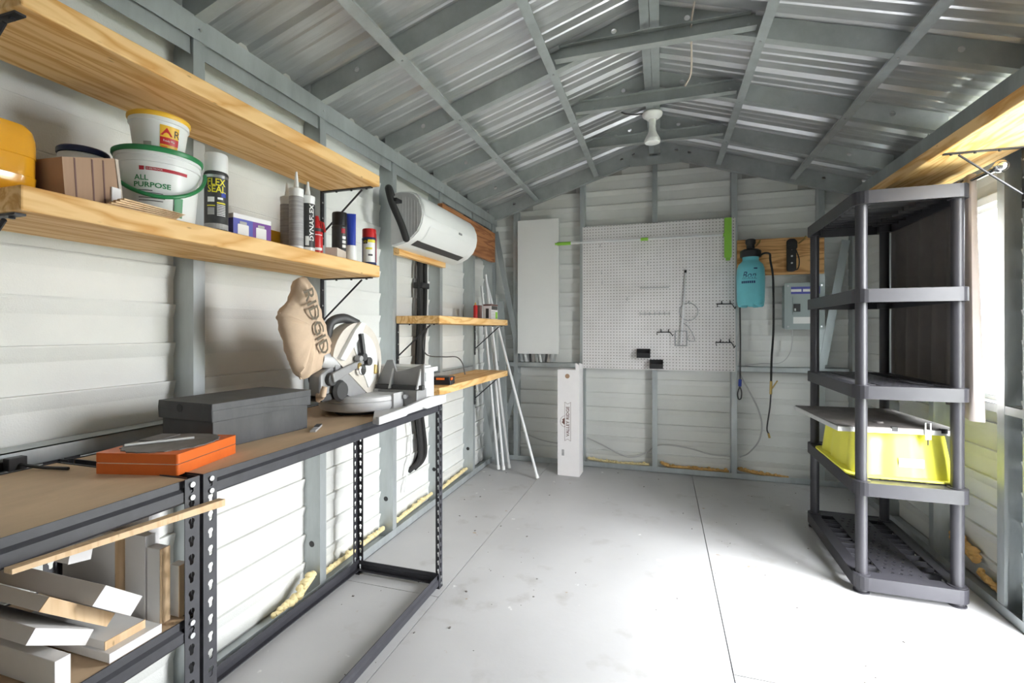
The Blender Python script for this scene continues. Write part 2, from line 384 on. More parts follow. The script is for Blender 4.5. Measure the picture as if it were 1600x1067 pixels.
# ---- left wall
wl = struct(MB().box(SL-.03, SL-.0055, YF, SB+.03, 0, 2.31).build('wall_left', M['skin']))
z = .01
while z < 2.24:
    course('y', SL, 1, YF, SB-.002, z, wl, 2.262); z += PITCH
SY = [1.2025 + .6085*k for k in range(-3, 5)]                 # stud flange centres
for y in SY: stud(wl, 'L', y, .003, 2.19, -1)
stud(wl, 'L', 4.10, .003, 2.19, -1)
def track_l(z0, z1, y0, y1, parent, name, up=1):
    m = MB(); t = .0025
    m.box(XL-WD, XL+.003, y0, y1, z0, z0+t)
    m.box(XL+.0005, XL+.003, y0, y1, z0, z1)
    return m.build(name, M['galv'], parent, world=True)
track_l(.0005, .045, YF, D+.02, wl, 'bottom_plate')
m = MB(); m.box(XL, XL+.0035, YF, D+.02, 2.150, 2.222); m.box(XL-WD, XL+.0035, YF, D+.02, 2.222, 2.2255); m.box(XL-.014, XL-.0115, YF, D+.02, 2.10, 2.16)
m.build('top_plate', M['galv'], wl, world=True)
m = MB(); m.box(XL-WD+.002, XL-WD+.006, YF, D+.02, 2.2255, 2.275); m.build('eave_angle', M['galv_dull'], wl, world=True)
for a, b in zip(SY[:-1], SY[1:]):                              # girts between the studs
    m = MB(); y0, y1 = a+.021, b-.021
    m.box(XL-WD+.016, XL-.001, y0, y1, .897, .900); m.box(XL-.0035, XL-.001, y0, y1, .857, .900); m.box(XL-WD+.016, XL-.001, y0, y1, .857, .860)
    m.build('girt', M['galv'], wl, world=True)
for y in SY[2:]:
    MB().cyl((XL+.003, y, 2.186), (XL+.007, y, 2.186), .005, 8).build('screw_head', M['steel'], wl, world=True)
    MB().prism(circ(XL-.045, .22, .014, 12), 'y', y-.0212, y-.0206).build('punched_hole', M['black'], wl, world=True)

# ---- back wall
wb = struct(MB().prism([(SL,0),(SR,0),(SR,zs(SR)+.018),(X0,zs(X0)+.018),(SL,zs(SL)+.018)], 'y', SB+.0055, SB+.03).build('wall_back', M['skin']))
z = .01
while z < 2.72:
    zt = z + PITCH; half = (2.760 - z)/SLOPE
    xa, xb = max(SL+.002, X0-half), min(SR-.002, X0+half)
    if zt > zs(SL) - .01: xa = max(xa, X0 - max(.05, (2.765-zt)/SLOPE)); xb = min(xb, X0 + max(.05, (2.765-zt)/SLOPE))
    course('x', SB, -1, xa, xb, z, wb, 2.75); z += PITCH
BX = [X0 + .61*k for k in range(-2, 3)]
for i, x in enumerate(BX): stud(wb, 'B', x, .003, zr(x)-.0, -1 if x > 0.2 else 1)
stud(wb, 'B', SL+.04, .003, zr(SL+.04)-.03, 1); stud(wb, 'B', XR+.03, .003, 2.17, -1)
m = MB(); m.box(SL+.01, SR-.01, D-.003, SB, .0005, .003); m.box(SL+.09, SR-.09, D-.003, D-.0005, .0005, .045); m.build('bottom_plate', M['galv'], wb, world=True)
ed = [SL+.06] + BX + [XR+.01]
for a, b in zip(ed[:-1], ed[1:]):
    m = MB(); x0, x1 = a+.021, b-.021
    m.box(x0, x1, D+.001, SB-.016, .897, .900); m.box(x0, x1, D+.001, D+.0035, .857, .900); m.box(x0, x1, D+.001, SB-.016, .857, .860)
    m.build('girt', M['galv'], wb, world=True)
# flat strap braces in the corners
def strap(p0, p1, wdt, parent, nrm=(0,-1,0), t=.003):
    p0, p1 = Vector(p0), Vector(p1); L = (p1-p0).length; mt = frame(p0, p1-p0, Vector(nrm).cross(p1-p0))
    return MB().box(0, L, -wdt/2, wdt/2, -t, 0, mt).build('brace_strap', M['galv'], parent, world=True)
strap((-1.47, D-.004, 2.10), (-1.255, D-.004, 1.02), .05, wb); strap((-1.45, D-.004, .06), (-1.245, D-.004, .80), .05, wb)
strap(on(1322,375,1,D-.004), on(1286,570,1,D-.004), .055, wb)

# ---- right wall with window and doorway
wr = struct(MB().box(SR+.0055, SR+.03, DOOR[1], WIN[0], 0, 2.31).box(SR+.0055, SR+.03, WIN[1], SB+.03, 0, 2.31).box(SR+.0055, SR+.03, WIN[0], WIN[1], 0, WIN[2]).box(SR+.0055, SR+.03, WIN[0], WIN[1], WIN[3], 2.26)
    .box(SR+.0055, SR+.03, YF, DOOR[0], 0, 2.31).box(SR+.0055, SR+.03, DOOR[0], DOOR[1], DOOR[2], 2.31).build('wall_right', M['skin']))
z = .01
while z < 2.24:
    zm = z + PITCH*.5
    if zm > DOOR[2]: segs = [(YF, SB-.002)]
    elif WIN[2]+.02 < zm < WIN[3]: segs = [(YF, DOOR[0]), (DOOR[1], WIN[0]-.01), (WIN[1]+.01, SB-.002)]
    else: segs = [(YF, DOOR[0]), (DOOR[1], SB-.002)]
    for a, b in segs: course('y', SR, -1, a, b, z, wr, 2.262)
    z += PITCH
for y, wbd in ((2.37, -1), (2.52, 1), (3.06, -1), (3.66, -1), (DOOR[0]-.03, -1), (-.4, -1)): stud(wr, 'R', y, .003, 2.19, wbd, .045)
for y0, y1 in ((YF, DOOR[0]), (DOOR[1]+.01, D+.02)):
    MB().box(XR-.003, XR+WD, y0, y1, .0005, .003).box(XR-.003, XR-.0005, y0, y1, .0005, .045).build('bottom_plate', M['galv'], wr, world=True)
MB().box(XR-.0035, XR, YF, D+.02, 2.150, 2.222).box(XR-.0035, XR+WD, YF, D+.02, 2.222, 2.2255).build('top_plate', M['galv'], wr, world=True)
for y0, y1 in ((2.39, 2.50), (2.545, 3.035), (3.085, 3.635)):
    MB().box(XR+.001, XR+WD-.016, y0, y1, .875, .878).box(XR+.001, XR+.0035, y0, y1, .84, .878).build('girt', M['galv'], wr, world=True)
MB().box(XR+.0, XR+WD, DOOR[0]-.01, DOOR[1]+.01, DOOR[2], DOOR[2]+.09).build('door_header', M['galv'], wr, world=True)

# window
y0, y1, z0, z1 = WIN
wn = struct(MB().box(SR-.03, SR+.02, y0, y0+.035, z0, z1).box(SR-.03, SR+.02, y1-.035, y1, z0, z1).box(SR-.03, SR+.02, y0+.035, y1-.035, z1-.035, z1).box(SR-.03, SR+.02, y0+.035, y1-.035, z0, z0+.035).build('window_1', M['white']))
MB().box(SR-.015, SR+.005, y0+.035, y1-.035, z1-.065, z1-.035).build('sash_rail', M['white'], wn, world=True)
MB().box(SR-.006, SR-.002, y0+.035, y1-.035, z0+.035, z1-.065).build('pane', M['glass'], wn, world=True)

# end wall behind the camera
struct(MB().prism([(SL,0),(SR,0),(SR,zs(SR)+.018),(X0,zs(X0)+.018),(SL,zs(SL)+.018)], 'y', YF-.03, YF).build('wall_front', M['siding']))

# ---- roof
EAVE = .10
cl = struct(MB().prism([(X0-.11, zs(X0-.11)+.028), (X0, zs(X0)+.028), (X0+.11, zs(X0+.11)+.028), (X0+.11, zs(X0+.11)+.031), (X0, zs(X0)+.032), (X0-.11, zs(X0-.11)+.031)], 'y', YF-.1, SB+.12).build('ceiling', M['roof']))
def rib(y):                                   # height of the ribbed sheet above its base
    q = (y % .2286)/.2286*.2286
    for c_, b_, t_, h_ in ((.030, .030, .014, .019), (.098, .016, .008, .005), (.164, .016, .008, .005)):
        d = abs(q - c_)
        if d < t_: return h_
        if d < b_: return h_*(b_-d)/(b_-t_)
    return 0
knots = []
for c_, b_, t_ in ((.030,.030,.014), (.098,.016,.008), (.164,.016,.008)): knots += [c_-b_, c_-t_, c_+t_, c_+b_]
for side in (-1, 1):
    xe = (SL-EAVE) if side < 0 else (SR+EAVE)
    yy = YF-.10; k = 0
    while yy < SB+.1:
        ys = [yy + j*.2286 + q for j in range(4) for q in knots] + [yy + .9144]
        vs = []; fs = []
        for y in ys:
            hgt = rib(y - yy + 1e-6)
            vs += [(X0, y, zs(X0)+hgt), (xe, y, zs(xe)+hgt)]
        for i in range(len(ys)-1): fs.append((2*i, 2*i+1, 2*i+3, 2*i+2))
        n = len(vs); vs += [(a, b, c+.0006) for a, b, c in vs]; fs += [tuple(reversed([q+n for q in f])) for f in fs]
        MB().add(vs, fs).build('roof_panel', M['roof'], cl, world=True); yy += .9144
RY = [y for y in SY if y > -1.0]
def rafter(y, side, drop=0, name='rafter'):
    xe = XL-.05 if side < 0 else XR+.05
    xs_ = (X0+side*.044, xe)
    poly = [(xs_[0], zr(xs_[0])-drop), (xs_[1], zr(xs_[1])-drop), (xs_[1], zs(xs_[1])-.002), (xs_[0], zs(xs_[0])-.002)]
    hs = []
    for d in (.17, .27, 1.22):
        x = X0+side*d; hs.append(circ(x, zr(x)+.052, .0135, 10))
    m = MB().prism(poly, 'y', y-.0205, y-.018, hs)
    pl = lambda a, b: [(xs_[0], zr(xs_[0])-drop+a), (xs_[1], zr(xs_[1])-drop+a), (xs_[1], zr(xs_[1])-drop+b), (xs_[0], zr(xs_[0])-drop+b)]
    m.prism(pl(0, .0025), 'y', y-.018, y+.0205)
    m.prism(pl(.0025, .012), 'y', y+.018, y+.0205)
    return m.build(name, M['galv_dull'], cl, world=True)
for y in RY:
    for s_ in (-1, 1): rafter(y, s_)
for s_ in (-1, 1): rafter(D-.03, s_, .026, 'gable_rafter')
MB().box(X0-.20, X0+.20, D-.051, D-.048, zr(X0)-.105, zr(X0)-.03).build('gable_tie', M['galv_dull'], cl, world=True)
def purlin(x):
    a = math.atan(SLOPE)*(1 if x < X0 else -1)
    mt = Matrix.Translation((x, 0, zr(x)-.004)) @ Matrix.Rotation(-a, 4, 'Y')
    m = MB(); y0, y1 = YF, D-.052
    m.box(-.021, .021, y0, y1, 0, .0025, mt); s_ = -1 if x < X0 else 1
    m.box(min(s_*.021, s_*.0185), max(s_*.021, s_*.0185), y0, y1, .0025, .085, mt)
    m.box(min(-s_*.021, -s_*.0185), max(-s_*.021, -s_*.0185), y0, y1, .0025, .014, mt)
    return m.build('purlin', M['galv'], cl, world=True)
for x in (-.536, .430, -1.062, .955): purlin(x)
for x in (-.536, .430, -1.062, .955):
    for y in RY: MB().cyl((x, y, zr(x)-.0075), (x, y, zr(x)-.003), .005, 8).build('screw_head', M['steel'], cl, world=True)
MB().box(X0-.044, X0-.001, YF, D-.052, 2.655, 2.6575).box(X0-.044, X0-.0415, YF, D-.052, 2.6575, 2.745).box(X0+.001, X0+.044, YF, D-.052, 2.653, 2.6555).box(X0+.0415, X0+.044, YF, D-.052, 2.6555, 2.745).build('ridge_beam', M['galv'], cl, world=True)
for y in RY[1:]:
    x0, x1 = -.515, .405; za = 2.545
    m = MB().prism([(x0, za), (x1, za), (x1, za+.078), (x0+.02, za+.078)], 'y', y-.034, y-.0315).prism([(x0, za), (x1, za), (x1, za+.0025), (x0, za+.0025)], 'y', y-.075, y-.034)
    m.prism([(x0+.02, za+.0755), (x1-.02, za+.0755), (x1-.02, za+.078), (x0+.02, za+.078)], 'y', y-.06, y-.034)
    t = m.build('collar_tie', M['galv_dull'], cl, world=True)
    for x in (x0+.03, x0+.11, x1-.11, x1-.03): MB().cyl((x, y-.034, za+.03), (x, y-.040, za+.03), .006, 8).build('bolt', M['galv'], t, world=True)

# ================================================================== wooden wall shelves and brackets
LZ, UZ = 1.470, 1.862                         # tops of the lower and upper plank
def plank(name, x0, x1, y0, y1, z0, z1, label, group=None, m='pine'):
    return tag(MB().box(x0, x1, y0, y1, z0, z1).build(name, M[m], bevel=.004), label, 'shelf', group)
plank('wall_shelf', XL+.006, -1.173, .59, 1.812, 1.420, LZ, 'long pine plank shelf holding the paint buckets, spray cans and caulk tubes')
plank('wall_shelf', XL+.006, -1.173, .59, 1.812, 1.814, UZ, 'long empty pine plank shelf just under the left eave')
S2, S3 = 1.272, .866
plank('wall_shelf', XL+.006, -1.186, 2.425, 3.66, 1.228, S2, 'short pine plank shelf under the air conditioner, small white carton on its end')
plank('wall_shelf', XL+.006, -1.186, 2.425, 3.66, .822, S3, 'low pine plank shelf beyond the workbench with a cordless battery on it')
def bracket(y, z, label, wall=1, reach=.26, drop=.24, g='black folding shelf brackets'):
    """wall = 1 on the left wall, -1 on the right wall; z = underside of the shelf"""
    xf = XL+.0055 if wall > 0 else XR-.0055
    t = thing('shelf_bracket', label, 'bracket', (xf, y, z-drop), 0, g); s = wall
    def bx(a, b, *r): return (min(a, b), max(a, b)) + r
    MB().box(*bx(0, s*.004, -.011, .011, 0, drop)).build('upright', M['black_steel'], t)
    MB().box(*bx(s*.004, s*reach, -.009, .009, drop-.005, drop-.0005)).build('arm', M['black_steel'], t)
    MB().tube([(s*.008, 0, .055), (s*(reach-.05), 0, drop-.010)], .0045, 6).build('brace', M['black_steel'], t)
    for k in (.3, .6, .9): MB().cyl((s*reach*k, 0, drop-.010), (s*reach*k, 0, drop-.005), .005, 6).build('screw', M['black_steel'], t)
    for k in (.03, .12, .19): MB().cyl((s*.004, 0, k), (s*.0055, 0, k), .004, 6).build('screw', M['steel'], t)
bracket(1.796, 1.420, 'black steel bracket on the stud beneath the end of the loaded pine shelf')
bracket(1.796, 1.814, 'black steel bracket beneath the far end of the empty top pine shelf')
bracket(.605, 1.420, 'black steel bracket beneath the near end of the loaded pine shelf')
bracket(.605, 1.814, 'black steel bracket beneath the near end of the empty top pine shelf')
bracket(2.442, 1.228, 'black steel bracket under the short pine shelf beside the black hose bundle')
bracket(3.640, 1.228, 'black steel bracket under the short pine shelf below the white carton')
bracket(3.640, .822, 'black steel bracket beneath the low pine shelf by the leaning rods')

# ------------------------------------------------------------------ high plank on the right wall
tag(MB().box(1.075, XR-.002, 1.72, 3.06, 1.905, 1.955).build('wall_shelf', M['pine'], bevel=.004), 'empty pine plank shelf above the curtain rod and window', 'shelf')
bracket(2.37, 1.905, 'black steel bracket on the window stud under the high pine shelf', -1)
r = thing('curtain_rod', 'shiny chrome curtain rod with a round end cap beneath the high pine shelf', 'curtain rod', (1.295, 2.36, 1.83))
MB().cyl((1.295, 2.44, 1.845), (1.295, 3.42, 1.845), .011, 12).build('rod', M['chrome'], r, smooth=True, world=True)
mt = Matrix.Translation((1.295, 2.44, 1.845)) @ Matrix.Rotation(PI/2, 4, 'X')
MB().lathe([(0,.058),(.012,.056),(.022,.047),(.026,.034),(.022,.020),(.014,.010),(.013,0),(.013,-.02),(0,-.02)], 16, mt).build('finial', M['chrome'], r, smooth=True, world=True)
for y in (2.50, 3.36): MB().tube([(1.295, y, 1.845), (1.353, y, 1.850)], .006, 8).build('wall_hook', M['chrome'], r, world=True)
# curtain: pleated cloth hung from the rod, the near edge turned out to show its pale lining
def cloth(name, path, z0, z1, mtl, parent, sway=0):
    vs = []; fs = []; nz = 14; n = len(path); t = .0018
    for j in range(nz+1):
        f = j/nz; z = z1 + (z0-z1)*f
        for i, (x, y, fl) in enumerate(path): vs.append((x + fl*.030*(f-.15), y - sway*f*(i/(n-1)) + fl*.006*f, z))
    for j in range(nz):
        for i in range(n-1): fs.append((j*n+i, j*n+i+1, (j+1)*n+i+1, (j+1)*n+i))
    m = MB().add(vs, fs); o = m.build(name, mtl, parent, smooth=True, world=True)
    sd = o.modifiers.new('thickness', 'SOLIDIFY'); sd.thickness = .003; sd.offset = 0
    return o
cu = thing('window_curtain', 'dark pleated window curtain with pale lining hanging behind the grey shelving unit', 'curtain', (1.285, 2.95, .83))
path = []
for k in range(70):
    f = k/69; y = 2.66 + .72*f; ph = f*11*PI
    path.append((1.302 + .010*math.sin(ph), y, .5*math.sin(ph)))
cloth('cloth', path, .84, 1.875, M['curtain_dark'], cu)
p2 = [(1.300, 2.662, 0), (1.292, 2.642, -.1), (1.287, 2.622, -.25), (1.282, 2.602, -.45), (1.281, 2.594, -.6), (1.286, 2.588, -.6), (1.297, 2.586, -.4), (1.306, 2.590, -.2)]
cloth('lining', p2, .80, 1.872, M['curtain_light'], cu, .075)
for k in range(6): 
    y = 2.68 + k*.135
    MB().tube([(1.295+.015*math.cos(q), y, 1.847+.015*math.sin(q)) for q in [2*PI*i/12 for i in range(13)]], .0025, 6).build('ring', M['chrome'], cu, world=True)

# ================================================================== boltless steel workbench, two bays
BZ = .862
def keyhole(c, z):
    pts = []
    for k in range(8): q = rad(-50 + 280*k/7); pts.append((c + .0072*math.cos(q), z + .004 + .0072*math.sin(q)))
    return pts + [(c - .0042, z - .010), (c - .002, z - .0125), (c + .002, z - .0125), (c + .0042, z - .010)]
def post(root, x, y, sx, sy, top=.868):
    """slotted angle post; x, y = outer corner; sx, sy = directions of the two flanges"""
    wd = .034; t = .002; n = 22; p = .0365
    za = .006; zz = [za + (top-za)*i/n for i in range(n+1)]; m = MB()
    for i in range(n):
        a, b = zz[i], zz[i+1]; c = (a+b)/2
        y0, y1 = sorted((y, y+sy*wd)); m.prism([(y0,a),(y1,a),(y1,b),(y0,b)], 'x', x, x+sx*t, [keyhole(y+sy*wd*.55, c)])
        x0, x1 = sorted((x+sx*t, x+sx*wd)); m.prism([(x0,a),(x1,a),(x1,b),(x0,b)], 'y', y, y+sy*t, [keyhole(x+sx*wd*.55, c)])
    o = m.build('post', M['grey_steel'], root, world=True)
    MB().box(*(sorted((x-.001*sx, x+sx*wd)) + sorted((y-.001*sy, y+sy*wd))), 0, .006).build('foot_cap', M['black'], o, world=True)
    return o
def beamy(root, x, s, y0, y1, z0, z1, name='beam'):   # stepped edge beam along y, face towards s
    h = z1-z0
    poly = [(x, z0+.004), (x, z0+h*.52), (x-s*.007, z0+h*.66), (x-s*.007, z1), (x-s*.010, z1), (x-s*.010, z0+h*.62), (x-s*.003, z0+h*.5), (x-s*.003, z0+.004), (x-s*.022, z0+.004), (x-s*.022, z0)]
    poly += [(x-s*.002, z0)]
    MB().prism(poly, 'y', y0, y1).build(name, M['grey_steel'], root, world=True)
def beamx(root, y, s, x0, x1, z0, z1):
    h = z1-z0
    poly = [(y, z0+.004), (y, z0+h*.52), (y-s*.007, z0+h*.66), (y-s*.007, z1), (y-s*.010, z1), (y-s*.010, z0+h*.62), (y-s*.003, z0+h*.5), (y-s*.003, z0+.004), (y-s*.022, z0+.004), (y-s*.022, z0), (y-s*.002, z0)]
    MB().prism(poly, 'x', x0, x1).build('beam', M['grey_steel'], root, world=True)
XF, XB = -.975, -1.437
def bay(label, y0, y1, levels, loc):
    r = thing('workbench', label, 'workbench', loc, 0)
    ps = [post(r, XF, y0, -1, 1), post(r, XF, y1, -1, -1), post(r, XB, y0, 1, 1), post(r, XB, y1, 1, -1)]
    for z0, z1, board in levels:
        beamy(r, XF-.0025, 1, y0+.004, y1-.004, z0, z1); beamy(r, XB+.0025, -1, y0+.004, y1-.004, z0, z1)
        beamx(r, y0+.0025, -1, XB+.024, XF-.024, z0, z1); beamx(r, y1-.0025, 1, XB+.024, XF-.024, z0, z1)
        if board: MB().box(XB+.014, XF-.014, y0+.014, y1-.014, z1-.018, z1-.002).build('shelf_board', M['osb'], r, world=True)
        for pp, yy, sy in ((ps[0], y0, 1), (ps[1], y1, -1)):
            for dz in (.006, .034):
                c = Vector((XF, yy+sy*.034*.55, z0+dz+.004)); MB().cyl(c, c+Vector((.004,0,0)), .0058, 10).build('rivet', M['steel'], pp, world=True)
    return r
bay('steel workbench bay with offcuts of white lumber stored on its lower shelf', -.41, .799, ((.816, BZ+.002, True), (.516, .562, True)), (-1.206, .195, 0))
bay('steel workbench bay with the miter saw on top and an open floor frame', .808, 2.022, ((.816, BZ+.002, True), (.012, .060, False)), (-1.206, 1.415, 0))
tag(MB().prism([(.47,.8125),(.842,.787),(.846,.787),(.846,.802),(.47,.8205)], 'x', -.9746, -.955).build('wood_strip', M['board_edge']), 'thin raw wooden strip lying along the workbench front under its edge beam', 'wood strip')

# ================================================================== offcuts of white painted lumber on the lower shelf
WZ = .5622
LG = 'white lumber offcuts under the workbench'
def bar(label, x1, x0, yc, zc, w, t, roll, yaw=0, raw=None):
    """board running back from the room (x1 = near end), centre of its end at yc, zc; roll about its length"""
    L = x1 - x0
    o = thing('lumber_offcut', label, 'lumber', (x1, yc, zc), 0, LG)
    Mx = Matrix.Rotation(yaw, 4, 'Z') @ Matrix.Rotation(roll, 4, 'X')
    MB().box(-L, -.002, -w/2, w/2, -t/2, t/2, Mx).build('board', M['white_paint'], o, bevel=.0012)
    MB().box(-.002, 0, -w/2, w/2, -t/2, t/2, Mx).build('sawn_end', M[raw or 'white_card'], o)
    return o
def upright(label, x0, x1, y0, y1, h, raw=None):
    o = thing('lumber_offcut', label, 'lumber', ((x0+x1)/2, (y0+y1)/2, WZ), 0, LG)
    MB().box(x0, x1-.002, y0, y1, WZ, WZ+h).build('board', M['white_paint'], o, bevel=.0012, world=True)
    MB().box(x1-.002, x1, y0, y1, WZ, WZ+h).build('sawn_edge', M[raw or 'white_card'], o, world=True)
upright('shortest upright white offcut with raw wooden edge, against the slotted post', -1.034, -1.004, .775, .7965, .112, 'board_edge')
upright('middle-height upright white offcut with a raw wooden edge beside the shortest one', -1.058, -1.018, .744, .765, .160, 'board_edge')
upright('tallest narrow white board standing among the offcuts under the bench', -1.125, -1.062, .744, .765, .182)
upright('wide white board with raw wooden edge standing behind the tallest narrow one', -1.300, -1.128, .7275, .747, .180, 'board_edge')
upright('tall white board standing at the back of the upright offcuts', -1.300, -1.090, .771, .794, .222)
def flat(label, x0, x1, y0, y1, z0, z1, raw=None): 
    o = thing('lumber_offcut', label, 'lumber', ((x0+x1)/2, (y0+y1)/2, z0), 0, LG)
    MB().box(x0, x1-.002, y0, y1, z0, z1).build('board', M['white_paint'], o, bevel=.0012, world=True)
    MB().box(x1-.002, x1, y0, y1, z0, z1).build('sawn_end', M[raw or 'white_card'], o, world=True)
flat('flat white board lying on the lower bench shelf under the raw strip', -1.30, -.990, .628, .726, WZ, WZ+.018)
flat('small raw wooden strip lying on the flat white board', -1.16, -1.008, .632, .706, WZ+.0185, WZ+.035, 'board_edge')
bar('thick white board with bright sawn end on top of the leaning pile', -1.015, -1.36, .660, .659, .088, .036, rad(-40))
bar('wide white board with long raw wooden end leaning under the thick one', -1.045, -1.38, .612, .658, .140, .024, rad(-40), 0, 'board_edge')
bar('white board with pale sawn end, lowest of the leaning pile', -1.040, -1.38, .581, .632, .105, .026, rad(-32))
flat('wide white block standing on edge at the near end of the lower shelf', -1.36, -1.000, .549, .572, WZ, WZ+.054)
bar('narrow white stick resting on top of the offcut pile', -1.115, -1.38, .655, .735, .040, .022, rad(-10))

# ================================================================== things on the workbench
# charcoal shoebox
r = thing('shoe_box', 'dusty charcoal cardboard shoebox with lid on the workbench', 'box', (-1.250, 1.162, BZ), rad(-5))
MB().box(-.105, .105, -.165, .165, 0, .108).build('tray', M['shoe_card'], r, bevel=.002)
m = MB(); m.box(-.112, .112, -.172, .172, .109, .128); m.prism([(-.112,.078),(.112,.078),(.112,.109),(-.112,.109)], 'y', -.172, -.1695, [circ(0,.112,.010,8)] if 0 else ()); m.box(-.112, .112, .1695, .172, .078, .109); m.box(-.112, -.1095, -.1695, .1695, .078, .109); m.box(.1095, .112, -.1695, .1695, .078, .109)
m.build('lid', M['shoe_card'], r, bevel=.0015)
MB().lathe([(0,0),(.012,0),(.012,.0006),(0,.0006)], 12, Matrix.Translation((-.02,-.1721,.110)) @ Matrix.Rotation(PI/2, 4, 'X')).build('thumb_notch', M['black'], r)
# orange case with a dusty steel top
r = thing('tool_case', 'flat orange tool case with dusty grey top beside the shoebox', 'tool case', (-1.158, .876, BZ), rad(13))
MB().prism(rrect(-.100, .100, -.105, .098, .006), 'z', 0, .024).build('lower_shell', M['orange'], r, bevel=.002)
MB().prism(rrect(-.100, .100, -.105, .098, .006), 'z', .026, .048).build('upper_shell', M['orange'], r, bevel=.002)
MB().prism(rrect(-.0985, .0985, -.1035, .0965, .006), 'z', .0235, .0265).build('seam', M['chrome'], r)
teeth = []
for k in range(44):
    q = 2*PI*k/44; rr = .095*(1+ (.03 if k % 2 else -.02)); teeth.append((max(-.096, min(.097, rr*1.02*math.cos(q))), max(-.102, min(.095, rr*1.07*math.sin(q)))))
MB().prism(teeth, 'z', .0482, .0505).build('dusty_top_plate', M['paint_lid'], r)
MB().tube([(-.075,-.055,.0535),(.03,.035,.0535)], .003, 6).build('pale_rod', M['white'], r)
MB().box(-.09,-.04,.0,.075,.0508,.0535).build('dusty_plate', M['paint_lid'], r)
# black cable clamp on the girt, small rule beside the box
r = thing('cable_clip', 'small black plastic clamp stuck to the steel girt above the bench', 'clamp', (XL+.012, .70, BZ))
MB().box(XL+.001, XL+.012, .66, .745, BZ, BZ+.020).build('plate', M['black'], r, bevel=.001, world=True)
MB().box(XL+.012, XL+.034, .70, .735, BZ+.0, BZ+.030).build('block', M['black'], r, bevel=.002, world=True)
MB().tube([(XL+.03,.72,BZ+.012),(XL+.09,.735,BZ+.006),(XL+.15,.75,BZ+.005)], .004, 6).build('lead', M['black'], r, world=True)
r = thing('folding_rule', 'small grey rule lying on the bench beside the shoebox', 'ruler', (-1.09, 1.31, BZ), rad(-62))
MB().box(-.05, .05, -.009, .009, .0, .006).build('blade', M['pale_grey'], r, bevel=.001); MB().box(-.05, -.01, -.009, .009, .0062, .0085).build('slide', M['dark_grey'], r, bevel=.0005)

# ------------------------------------------------------------------ miter saw, rear towards the doorway end
r = thing('miter_saw', 'grey sliding miter saw with beige canvas dust bag on the workbench', 'miter saw', (-1.165, 1.66, BZ))
def W(m, name, mtl, **k): return m.build(name, M[mtl], r, world=True, **k)
cx, cy = -1.165, 1.66
T0 = Matrix.Translation((cx, cy, BZ))
W(MB().lathe([(0,.012),(.120,.012),(.152,.020),(.158,.030),(.158,.050),(.154,.053),(.158,.056),(.156,.070),(.150,.075),(0,.075)], 40, T0), 'turntable', 'pale_grey', smooth=True)
W(MB().lathe([(0,.0),(.10,.0),(.10,.012),(0,.012)], 24, T0), 'pedestal', 'dark_grey', smooth=True)
W(MB().prism(rrect(cx-.10, cx+.10, cy+.05, cy+.18, .02), 'z', BZ, BZ+.068), 'base_body', 'mid_grey', bevel=.004)
# right wing that reaches over the bench edge, with its pale end rail
W(MB().prism([(-1.06,1.60),(-.955,1.43),(-.935,1.43),(-.935,1.93),(-1.06,1.80)], 'z', BZ+.0026, BZ+.020), 'wing', 'pale_grey', bevel=.003)
W(MB().prism([(1.42,BZ+.0026),(1.60,BZ+.0026),(1.64,BZ+.014),(1.74,BZ+.014),(1.77,BZ+.0026),(1.95,BZ+.0026),(1.95,BZ+.040),(1.80,BZ+.050),(1.72,BZ+.045),(1.60,BZ+.036),(1.42,BZ+.030)], 'x', -.936, -.922), 'end_rail', 'pale_grey', bevel=.002)
W(MB().prism([(-1.12,BZ+.020),(-.94,BZ+.020),(-.94,BZ+.085),(-1.12,BZ+.085)], 'y', 1.715, 1.80), 'wing_box', 'mid_grey', bevel=.003)
W(MB().prism([(-1.07,BZ+.020),(-1.0,BZ+.020),(-1.0,BZ+.080)], 'y', 1.64, 1.713), 'gusset', 'pale_grey')
W(MB().prism([(-1.40,BZ),(-1.30,BZ),(-1.30,BZ+.075),(-1.40,BZ+.05)], 'y', 1.70, 1.82), 'wing_box', 'mid_grey', bevel=.003)
# fence: two wings behind the blade line
fz = BZ+.086
W(MB().prism([(-1.135,fz),(-.918,fz),(-.918,fz+.105),(-1.005,fz+.078),(-1.045,fz+.070),(-1.062,fz+.118),(-1.090,fz+.118),(-1.135,fz+.030)], 'y', 1.735, 1.745), 'fence', 'mid_grey', bevel=.001)
W(MB().prism([(-1.40,fz),(-1.20,fz),(-1.21,fz+.04),(-1.28,fz+.11),(-1.31,fz+.11),(-1.40,fz+.03)], 'y', 1.735, 1.745), 'fence', 'mid_grey', bevel=.001)
for x in (-1.06, -.935): W(MB().prism([(1.735,fz+.004),(1.70,fz+.004),(1.735,fz+.085)], 'x', x-.003, x+.003), 'fence_rib', 'pale_grey')
W(MB().box(-1.14,-.915,1.715,1.735,fz-.0005,fz+.018), 'fence_foot', 'dark_grey', bevel=.002)
for x in (-1.05,-.985): W(MB().cyl((x,1.712,BZ+.06),(x,1.700,BZ+.06), .009, 10), 'fence_screw', 'steel')
